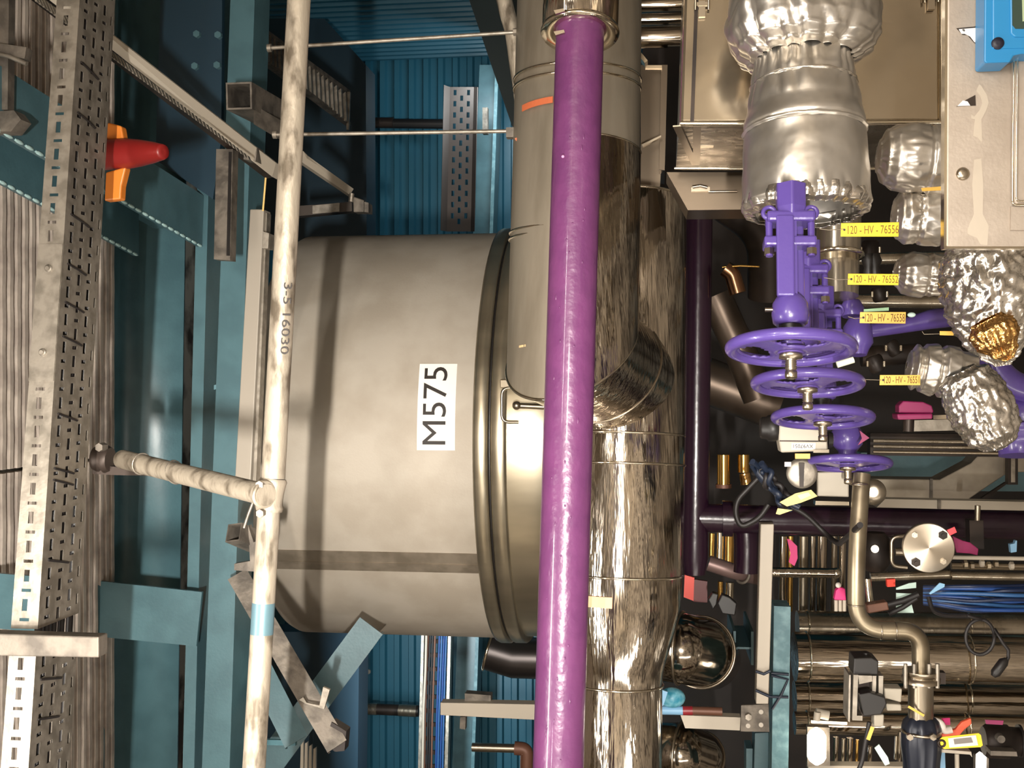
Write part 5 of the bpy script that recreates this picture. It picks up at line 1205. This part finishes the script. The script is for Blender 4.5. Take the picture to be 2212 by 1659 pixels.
t.add('body', MB().lathe(at(2124, 1600, 3.2), -ZA, [(0, 30 * k), (8 * k, 36 * k), (50 * k, 36 * k), (54 * k, 32 * k), (76 * k, 30 * k)], 32), DARK)
t.add('foot', MB().prism(ph([(2140, 1622), (2196, 1624), (2198, 1634), (2140, 1632)], 3.12), V((0, .05, 0))), GALVD)
t.add('hub', MB().lathe(at(2158, 1592, 3.09), -YA, [(0, 9 * k), (.02, 8 * k)], 16), GALVD)
t.add('flange', MB().lathe(at(2200, 1600, 3.2), -ZA, [(0, 34 * k), (5 * k, 34 * k)], 32), BLACK)
t = Thing('white_shelf', 'white angle shelf below the lock-out tag', 'shelf', at(2065, 1625, 3.0))
t.add('shelf', MB().prism(ph([(2026, 1618), (2098, 1624), (2100, 1636), (2095, 1630), (2026, 1625)], 3.0), V((0, .05, 0))), CREAM)
t.add('rod', MB().tube(ph([(2067, 1628), (2068, 1690)], 3.02), .006, 8), CREAM)

# the glowing bulkhead lamp and the bright reflection window far down
LAMP = mat('glowing lamp glass', (255, 246, 230), 0, .3, emit=(255, 240, 216), es=14)
t = Thing('bulkhead_lamp', 'glowing oval bulkhead lamp low down among the shiny pipes', 'lamp', at(1764, 1612, 4.0))
k = mpp(1764, 1612, 4.0)
mb = MB().tube(ph([(1764, 1572), (1764, 1580), (1764, 1590), (1764, 1635), (1764, 1644), (1764, 1652)], 4.0), [4 * k, 15 * k, 20 * k, 20 * k, 15 * k, 4 * k], 28)
t.add('glass', mb, LAMP, 'glowing oval glass')
t.add('base', MB().prism(ph([(1744, 1570), (1792, 1572), (1793, 1654), (1744, 1656)], 4.06), V((0, .03, 0))), GALVD)
t = Thing('task_lamp', 'white glowing task lamp at the bottom picture edge beside the motor', 'lamp', at(2122, 1645, 3.6))
t.add('glass', MB().prism(ph([(2114, 1636), (2122, 1630), (2131, 1636), (2130, 1700), (2113, 1700)], 3.6), V((0, .03, 0))), mat('task lamp glass', (255, 250, 240), 0, .4, emit=(255, 248, 236), es=4))
t.add('hood', MB().prism(ph([(2108, 1634), (2136, 1630), (2136, 1700), (2108, 1700)], 3.64), V((0, .03, 0))), GALVD)

# ------------------------------------------------------------------ column between: cream channel, teal posts, duct elbows
t = Thing('cream_channel', 'cream painted channel tied to the teal beam with dark ties', 'channel', at(1650, 1330, 3.9))
t.add('channel', MB().prism(ph([(1643, 1132), (1672, 1132), (1660, 1521), (1633, 1521)], 3.78), V((0, .06, 0))), CREAM, bevel=.003)
for pts in ([(1632, 1450), (1650, 1456), (1664, 1449)], [(1632, 1491), (1664, 1505)]):
    t.add('cable_tie', MB().tube(ph(pts, 3.76), .005, 8), NAVC)
t = Thing('teal_post', 'chipped teal beam beside the cream channel', 'beam', at(1687, 1480, 4.05))
t.add('beam', MB().prism(ph([(1672, 1309), (1708, 1311), (1702, 1720), (1666, 1720)], 4.05), V((0, .12, 0))), TEALD)
for pts in ([(1666, 1454), (1704, 1457)], [(1666, 1459), (1702, 1468), (1688, 1500), (1668, 1532)], [(1664, 1505), (1703, 1506)]):
    t.add('cable_tie', MB().tube(ph(pts, 4.03), .005, 8), NAVC)
t = Thing('teal_column', 'smooth teal column foot under the drilled bracket', 'column', at(1648, 1630, 4.2))
t.e['kind'] = 'thing'
t.add('column', MB().prism(ph([(1631, 1584), (1668, 1582), (1666, 1720), (1628, 1720)], 4.2), V((0, .12, 0))), TEAL)
t.add('side', MB().prism(ph([(1612, 1617), (1626, 1617), (1624, 1720), (1612, 1720)], 4.25), V((0, .1, 0))), TEAL)
t = Thing('drilled_bracket', 'drilled grey bracket plate with its cream arm, at the foot of the cream channel', 'bracket', at(1630, 1550, 4.0))
t.add('plate', MB().prism(ph([(1601, 1524), (1660, 1521), (1662, 1581), (1600, 1580)], 4.0), V((0, .012, 0))), GALVD)
t.add('arm', MB().prism(ph([(1470, 1545), (1600, 1550), (1598, 1578), (1480, 1573)], 4.05), V((0, .05, 0))), CREAM, 'cream arm')
for x, y in ((1644, 1538), (1644, 1566), (1616, 1568)):
    t.add('hole', MB().cyl(at(x, y, 3.995), at(x, y, 3.999), 5 * mpp(x, y, 4), 12), CREAM)
t.add('bolt', MB().bolt(at(1616, 1546, 4.0), -YA, .012, .02), GALV)
ELB = mat('polished elbow cladding', (176, 166, 152), 1, .12, c2=(150, 140, 128), vs=6, bump=.25, bs=7)
def seg_elbow(pts, w_, name, label, m, Yd):
    P = ph(pts); r = w_ / 2 * mpp(pts[1][0], pts[1][1], Yd)
    t = Thing(name, label, 'duct elbow', P[0], 'segmented duct elbows')
    for a, b in zip(P, P[1:]): 
        t.add('segment', MB().tube([a, b], r, 40), m)
    for i in range(1, len(P) - 1):
        t.add('joint', MB().ball(P[i], r * .998, 20), m)
        t.add('seam_bead', MB().torus(P[i], (P[i + 1] - P[i - 1]), r + .003, .005, 48, 8), STEEL)
    return t
seg_elbow([(1400, 1395, 4.3), (1470, 1400, 4.2), (1512, 1408, 4.25), (1530, 1420, 4.6)], 150, 'duct_elbow', 'large mirror-like duct elbow leaving the header pipe', ELB, 4.2)
seg_elbow([(1400, 1625, 4.6), (1468, 1628, 4.5), (1500, 1640, 4.55), (1510, 1690, 4.7)], 130, 'duct_elbow', 'second mirror-like duct elbow in the bottom corner of the gap', ELB, 4.5)
t = Thing('teal_plug', 'teal taped valve end between the two duct elbows', 'valve', at(1452, 1508, 3.9))
t.add('body', MB().ball(at(1452, 1507, 4.0), .036, 12, (1, 1, 1.3)), mat('bright teal tape', (40, 130, 156), 0, .4, c2=(120, 180, 196), vs=30))
t.add('handle', MB().bar(at(1436, 1492, 3.94), at(1426, 1522, 3.94), YA, .022, .008), PALEB)
t = Thing('striped_coupling', 'pale blue and red coupling under the teal taped valve end', 'coupling', at(1475, 1535, 3.95))
t.add('sleeve', MB().tube(ph([(1428, 1534), (1475, 1535)], 4.0), 9 * .0017, 20), PALEB)
t.add('sleeve', MB().tube(ph([(1475, 1535), (1496, 1535)], 4.0), 9.4 * .0017, 20), mat('dark red sleeve', (140, 34, 44), 0, .4))
t.add('sleeve', MB().tube(ph([(1496, 1535), (1560, 1537)], 4.0), 8.6 * .0017, 20), BROWN)
t = Thing('h_beam_end', 'sawn end of a dark teal beam beside the cream channel', 'beam', at(1606, 1400, 4.5))
a = at(1606, 1400, 4.5); k = mpp(1606, 1400, 4.5)
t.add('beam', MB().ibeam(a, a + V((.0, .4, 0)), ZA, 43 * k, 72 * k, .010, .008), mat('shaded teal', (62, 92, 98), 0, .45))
# red bits, black handles and the bright gap
solo('red_board', 'bright red panel edge beside the end of the plum pipe', 'panel', MB().prism(ph([(1479, 1242), (1500, 1248), (1498, 1298), (1477, 1290)], 4.6), V((0, .02, 0))), REDB)
solo('red_board', 'dark red panel in shade next to the bright red one', 'panel', MB().prism(ph([(1500, 1252), (1528, 1256), (1528, 1302), (1498, 1300)], 4.7), V((0, .02, 0))), mat('dark red paint', (96, 20, 16), 0, .4))
for i, (pts, lab) in enumerate((([(1530, 1296), (1540, 1280), (1552, 1284), (1548, 1306), (1540, 1318)], 'black lever handle nearer the red panels'), ([(1550, 1304), (1560, 1284), (1576, 1290), (1592, 1304), (1588, 1330), (1560, 1326)], 'larger black lever handle beside the cream channel'))):
    solo('lever_handle', lab, 'handle', MB().prism(ph(pts, 4.3), V((0, .04, 0))), BLACK, bevel=.004)
t = Thing('grey_pipe', 'reddish grey pipe slanting under the plum pipe', 'pipe', at(1580, 1230, 4.2))
t.add('pipe', MB().tube(fillet(ph([(1530, 1216, 4.2), (1590, 1236, 4.2), (1640, 1248, 4.3)]), .1), 17 * mpp(1580, 1230, 4.2), 20), mat('reddish grey pipe', (124, 102, 98), .5, .4))
t.add('joint', MB().torus(at(1604, 1241, 4.2), at(1640, 1248, 4.3) - at(1590, 1236, 4.2), 18 * mpp(1580, 1230, 4.2), .006, 24, 8), GALVD)
for i, (x, y0, y1, w_, m, lab) in enumerate(((1538, 1152, 1206, 12, GOLD, 'gold-lit tube in the gap beside the plum pipe, first of three'), (1556, 1150, 1212, 16, BRIGHT, 'bright tube in the gap beside the plum pipe, second of three'), (1576, 1150, 1222, 20, GOLD, 'wide gold-lit tube in the gap beside the plum pipe'), (1556, 1256, 1300, 12, GOLD, 'gold-lit tube under the reddish grey pipe'), (1576, 1258, 1310, 18, BRIGHT, 'bright tube under the reddish grey pipe'))):
    solo('bright_tube', lab, 'tube', MB().tube(ph([(x, y0, 4.7), (x - 1, y1, 4.7)]), w_ / 2 * mpp(x, y0, 4.7), 16), m)  # gold tone puts warm light on stainless into the tube colour
# column of thin pipes seen between cream channel and bent pipe
k = mpp(1760, 1250, 5.0)
for i, (x, w_, m, y0, y1) in enumerate(((1690, 16, SSP, 1158, 1320), (1706, 12, GOLD, 1158, 1320), (1734, 20, SSD, 1158, 1330), (1754, 12, SSP, 1158, 1330), (1774, 22, SSP, 1158, 1320), (1800, 14, SSD, 1158, 1330), (1818, 16, SSP, 1158, 1330))):
    solo('thin_pipe', 'thin shiny pipe in the row behind the pink flags', 'pipe', MB().tube(ph([(x + 2, y0, 5.0), (x, y1, 5.0)]), w_ / 2 * k, 16), m, 'thin pipes behind the pink flags')
t = Thing('cross_pipe', 'shiny stub pipe crossing the row of thin pipes', 'pipe', at(1750, 1236, 4.6))
t.add('pipe', MB().tube(ph([(1668, 1236, 4.6), (1806, 1238, 4.6)]), 11 * mpp(1750, 1236, 4.6), 24), SSP)
t.add('end_cap', MB().ball(at(1806, 1238, 4.6), 12 * mpp(1750, 1236, 4.6), 12), BRIGHT)
solo('pink_flag', 'bright pink plastic flag hanging beside the cream channel', 'flag', MB().prism(ph([(1700, 1164), (1708, 1166), (1722, 1180), (1723, 1206), (1716, 1223), (1704, 1214), (1708, 1196)], 4.2), V((0, .006, 0))), PINK)
t = Thing('pink_lock', 'bright pink lock with pale legs beside the bent pipe', 'lock', at(1814, 1285, 3.6))
t.add('body', MB().prism(ph([(1806, 1276), (1814, 1268), (1826, 1272), (1828, 1297), (1802, 1296)], 3.6), V((0, .03, 0))), PINK, bevel=.003)
for x in (1806, 1815, 1824):
    t.add('leg', MB().tube(ph([(x, 1296), (x, 1320)], 3.62), .006, 8), CREAM)
t.add('knob', MB().ball(at(1811, 1264, 3.6), .009, 10), WHITE)
# black cables looping over the plum branch
solo('black_cable', 'black cable looping over the plum branch pipe to the bent pipe', 'cable', MB().tube(fillet(ph([(1700, 1090, 3.5), (1740, 1110, 3.5), (1790, 1160, 3.5), (1812, 1176, 3.4), (1846, 1146, 3.0), (1858, 1134, 2.92)]), .08, 6), .008, 10), RUBBER)
solo('black_cable', 'black cable curling down beside the cream channel', 'cable', MB().tube(fillet(ph([(1640, 1030, 3.6), (1592, 1080, 3.6), (1588, 1110, 3.6), (1600, 1140, 3.6), (1640, 1120, 3.6), (1660, 1090, 3.6)]), .06, 6), .009, 10), RUBBER)
solo('stainless_disc', 'bare flange edge at the start of the bent pipe', 'flange', MB().lathe(at(1886, 1062, 3.3), V((0, -1, .2)), [(0, 26 * .0014), (.02, 26 * .0014), (.022, 10 * .0014)], 32), SSD)

# ------------------------------------------------------------------ more small things in the dark gaps
for i, (x, w_, m, y0, y1) in enumerate(((1806, 12, SSP, 1592, 1652), (1822, 8, BRIGHT, 1596, 1650), (1836, 14, SSP, 1594, 1652), (1852, 7, GOLD, 1598, 1650), (1880, 10, SSP, 1612, 1656), (1944, 9, SSP, 1580, 1652), (1936, 6, BRIGHT, 1590, 1640))):
    solo('thin_pipe', 'thin shiny pipe in the low row beside the glowing lamp', 'pipe', MB().tube(ph([(x, y0, 4.2), (x - 2, y1, 4.2)]), w_ / 2 * mpp(x, y0, 4.2), 14), m, 'low row of thin pipes by the lamp')
solo('floor_rail', 'pale rail along the bottom edge beside the glowing lamp', 'rail', MB().prism(ph([(1746, 1654), (2000, 1656), (2000, 1666), (1746, 1664)], 4.1), V((0, .05, 0))), CREAM)
t = Thing('white_tee', 'white pipe tee just above the glowing lamp', 'fitting', at(1770, 1545, 4.05))
t.add('body', MB().tube(ph([(1762, 1540), (1790, 1546)], 4.02), 10 * .00168, 16), CREAM)
t.add('branch', MB().tube(ph([(1766, 1538), (1764, 1556)], 4.0), 7 * .00168, 14), CREAM)
t.add('clamp', MB().prism(ph([(1752, 1556), (1830, 1560), (1830, 1566), (1752, 1562)], 4.02), V((0, .03, 0))), BRIGHT)
for i, (x, y, s_, yd, lab) in enumerate(((1880, 540, 20, 3.6, 'small black clamp in the dark beside tag 76556'), (1900, 636, 16, 3.6, 'small pale-edged clamp in the dark above the dull amber tag'), (1892, 786, 18, 3.4, 'dark junction fitting in the gap over tag 76551'), (1930, 752, 16, 3.4, 'dark fitting with bright nuts beside the ribbed foil elbow'))):
    k = mpp(x, y, yd); t = Thing('pipe_clamp', lab, 'clamp', at(x, y, yd))
    t.add('band', MB().lathe(at(x, y, yd), XA + V((0, 0, .2 * i)), [(-s_ * k, s_ * k * .8), (-s_ * k * .7, s_ * k), (s_ * k * .7, s_ * k), (s_ * k, s_ * k * .8)], 24), DARK)
    for q in (-1, 1): t.add('bolt', MB().tube([at(x + q * s_, y - 6, yd - .04), at(x + q * s_, y + 6, yd - .04)], 3 * k, 8), BRIGHT)
for i, (x, lab) in enumerate(((1876, 'upright dark fitting row beyond the second yellow tag'), (1890, 'twin upright fitting beside the dark fitting row'))):
    solo('gauge_stem', lab, 'fitting', MB().lathe(at(x, 548, 3.3), -XA, [(0, .012), (.02, .02), (.04, .012), (.06, .018), (.075, .01)], 16), BLACK)
solo('green_label', 'faint green label strip above the dull amber tag', 'label', MB().prism(ph([(1866, 668), (1920, 664), (1920, 671), (1866, 674)], 2.52), V((0, .003, 0))), mat('green label', (150, 190, 150), 0, .5))
solo('white_bead', 'small white bead hanging beside the dull amber tag', 'bead', MB().ball(at(1969, 680, 2.6), .007, 10, (.8, .8, 1.3)), MINT)
t = Thing('dark_valve', 'dark round valve body hiding between bent pipe and blind flange', 'valve', at(1890, 1190, 3.6))
t.add('body', MB().lathe(at(1890, 1150, 3.6), -XA, [(0, .03), (.02, .045), (.05, .05), (.09, .05), (.12, .03)], 28), DARK)
t.add('stub', MB().tube(ph([(1890, 1186, 3.54), (1890, 1186, 3.6)]), .012, 12), STEEL)
for i, (x, y) in enumerate(((2086, 1219), (2100, 1222), (2122, 1216), (2136, 1222), (2152, 1218), (2186, 1222))):
    solo('tube_fitting', 'small bright compression fitting in the row over the blue cables', 'fitting', MB().lathe(at(x, y, 3.66), ZA, [(-.006, .006), (-.004, .013), (.006, .013), (.009, .007)], 6, sm=False), (BRIGHT, STEEL, CREAM)[i % 3], 'compression fittings over the blue cables')
solo('teal_stopper', 'small pale teal cap on the tubes at the picture edge', 'cap', MB().prism(ph([(2182, 1176), (2192, 1174), (2194, 1168), (2197, 1168), (2196, 1192), (2184, 1194)], 3.6), V((0, .02, 0))), PALEB)
solo('black_cable', 'black cable hanging from the blue bundle towards the coiled lead', 'cable', MB().tube(fillet(ph([(2006, 1290, 3.1), (2014, 1320, 3.08), (2040, 1330, 3.05), (2094, 1331, 2.97)]), .03), .006, 8), RUBBER)
# ------------------------------------------------------------------ light
w = bpy.data.worlds.new('world'); S.world = w; w.use_nodes = True
bgn = w.node_tree.nodes['Background']; bgn.inputs[0].default_value = (1.0, .9, .8, 1); bgn.inputs[1].default_value = .02
def fitting(name, c, ax, L, W, power, col=(1, .86, .68), aim=None, lab='', up=ZA, spread=math.pi):
    """a bare rectangular area light, no housing drawn"""
    c = V(c); ax = V(ax).normalized(); aim = V(aim).normalized() if aim else V((0, 0, -1))
    ld = bpy.data.lights.new(name, 'AREA'); ld.shape = 'RECTANGLE'; ld.size = L; ld.size_y = W; ld.energy = power; ld.color = col; ld.spread = spread
    o = bpy.data.objects.new(name + '_light', ld); COL.objects.link(o)
    z = -aim; x = (ax - z * ax.dot(z)).normalized(); y = z.cross(x)
    o.matrix_world = Matrix.Translation(c) @ Matrix((x, y, z)).transposed().to_4x4()
WARM = (1, .93, .84)
fitting('unseen_strip', (-1.0, 1.2, 4.42), XA, 1.4, .14, 42, WARM, aim=(0, .6, -1))
fitting('unseen_strip', (-1.95, 1.0, 1.7), ZA, 2.2, .14, 22, WARM, aim=(.35, 1, .0))
fitting('floodlight', (-.45, -1.2, 2.53), XA, .2, .035, 37, (1, .94, .86), aim=(.02, 1, .24), spread=.95)
fitting('floodlight', (.55, -.6, 2.9), XA, .5, .2, 9, WARM, aim=(.1, 1, -.3), spread=1.5)
# unseen lights added in the aisle to brighten the walls and metal reflections
fitting('unseen_strip', (-2.2, -2.2, 5.2), XA, 1.4, .14, 300, WARM, aim=(0, -.35, -1))
fitting('unseen_strip', (1.4, -2.2, 5.2), XA, 1.4, .14, 340, WARM, aim=(0, -.35, -1))
fitting('unseen_strip', (-3.6, 1.5, 3.6), ZA, 1.4, .14, 50, WARM, aim=(-.5, -.3, -.6))
fitting('unseen_strip', (-2.2, 6.8, 4.4), XA, 1.2, .2, 55, (.85, .96, 1), aim=(.1, .8, -1))  # far-side lamps out of view, lighting the cladding
fitting('unseen_strip', (2.2, 8.1, 3.7), ZA, .8, .2, 14, (.85, .96, 1), aim=(-.5, .6, .5))
S.view_settings.view_transform = 'Standard'; S.view_settings.look = 'None'; S.view_settings.gamma = 1; S.view_settings.use_curve_mapping = False
S.cycles.use_adaptive_sampling = True; S.cycles.adaptive_threshold = .02; S.cycles.max_bounces = 8; S.cycles.glossy_bounces = 4; S.cycles.sample_clamp_indirect = 6
S.view_settings.exposure = 0.0
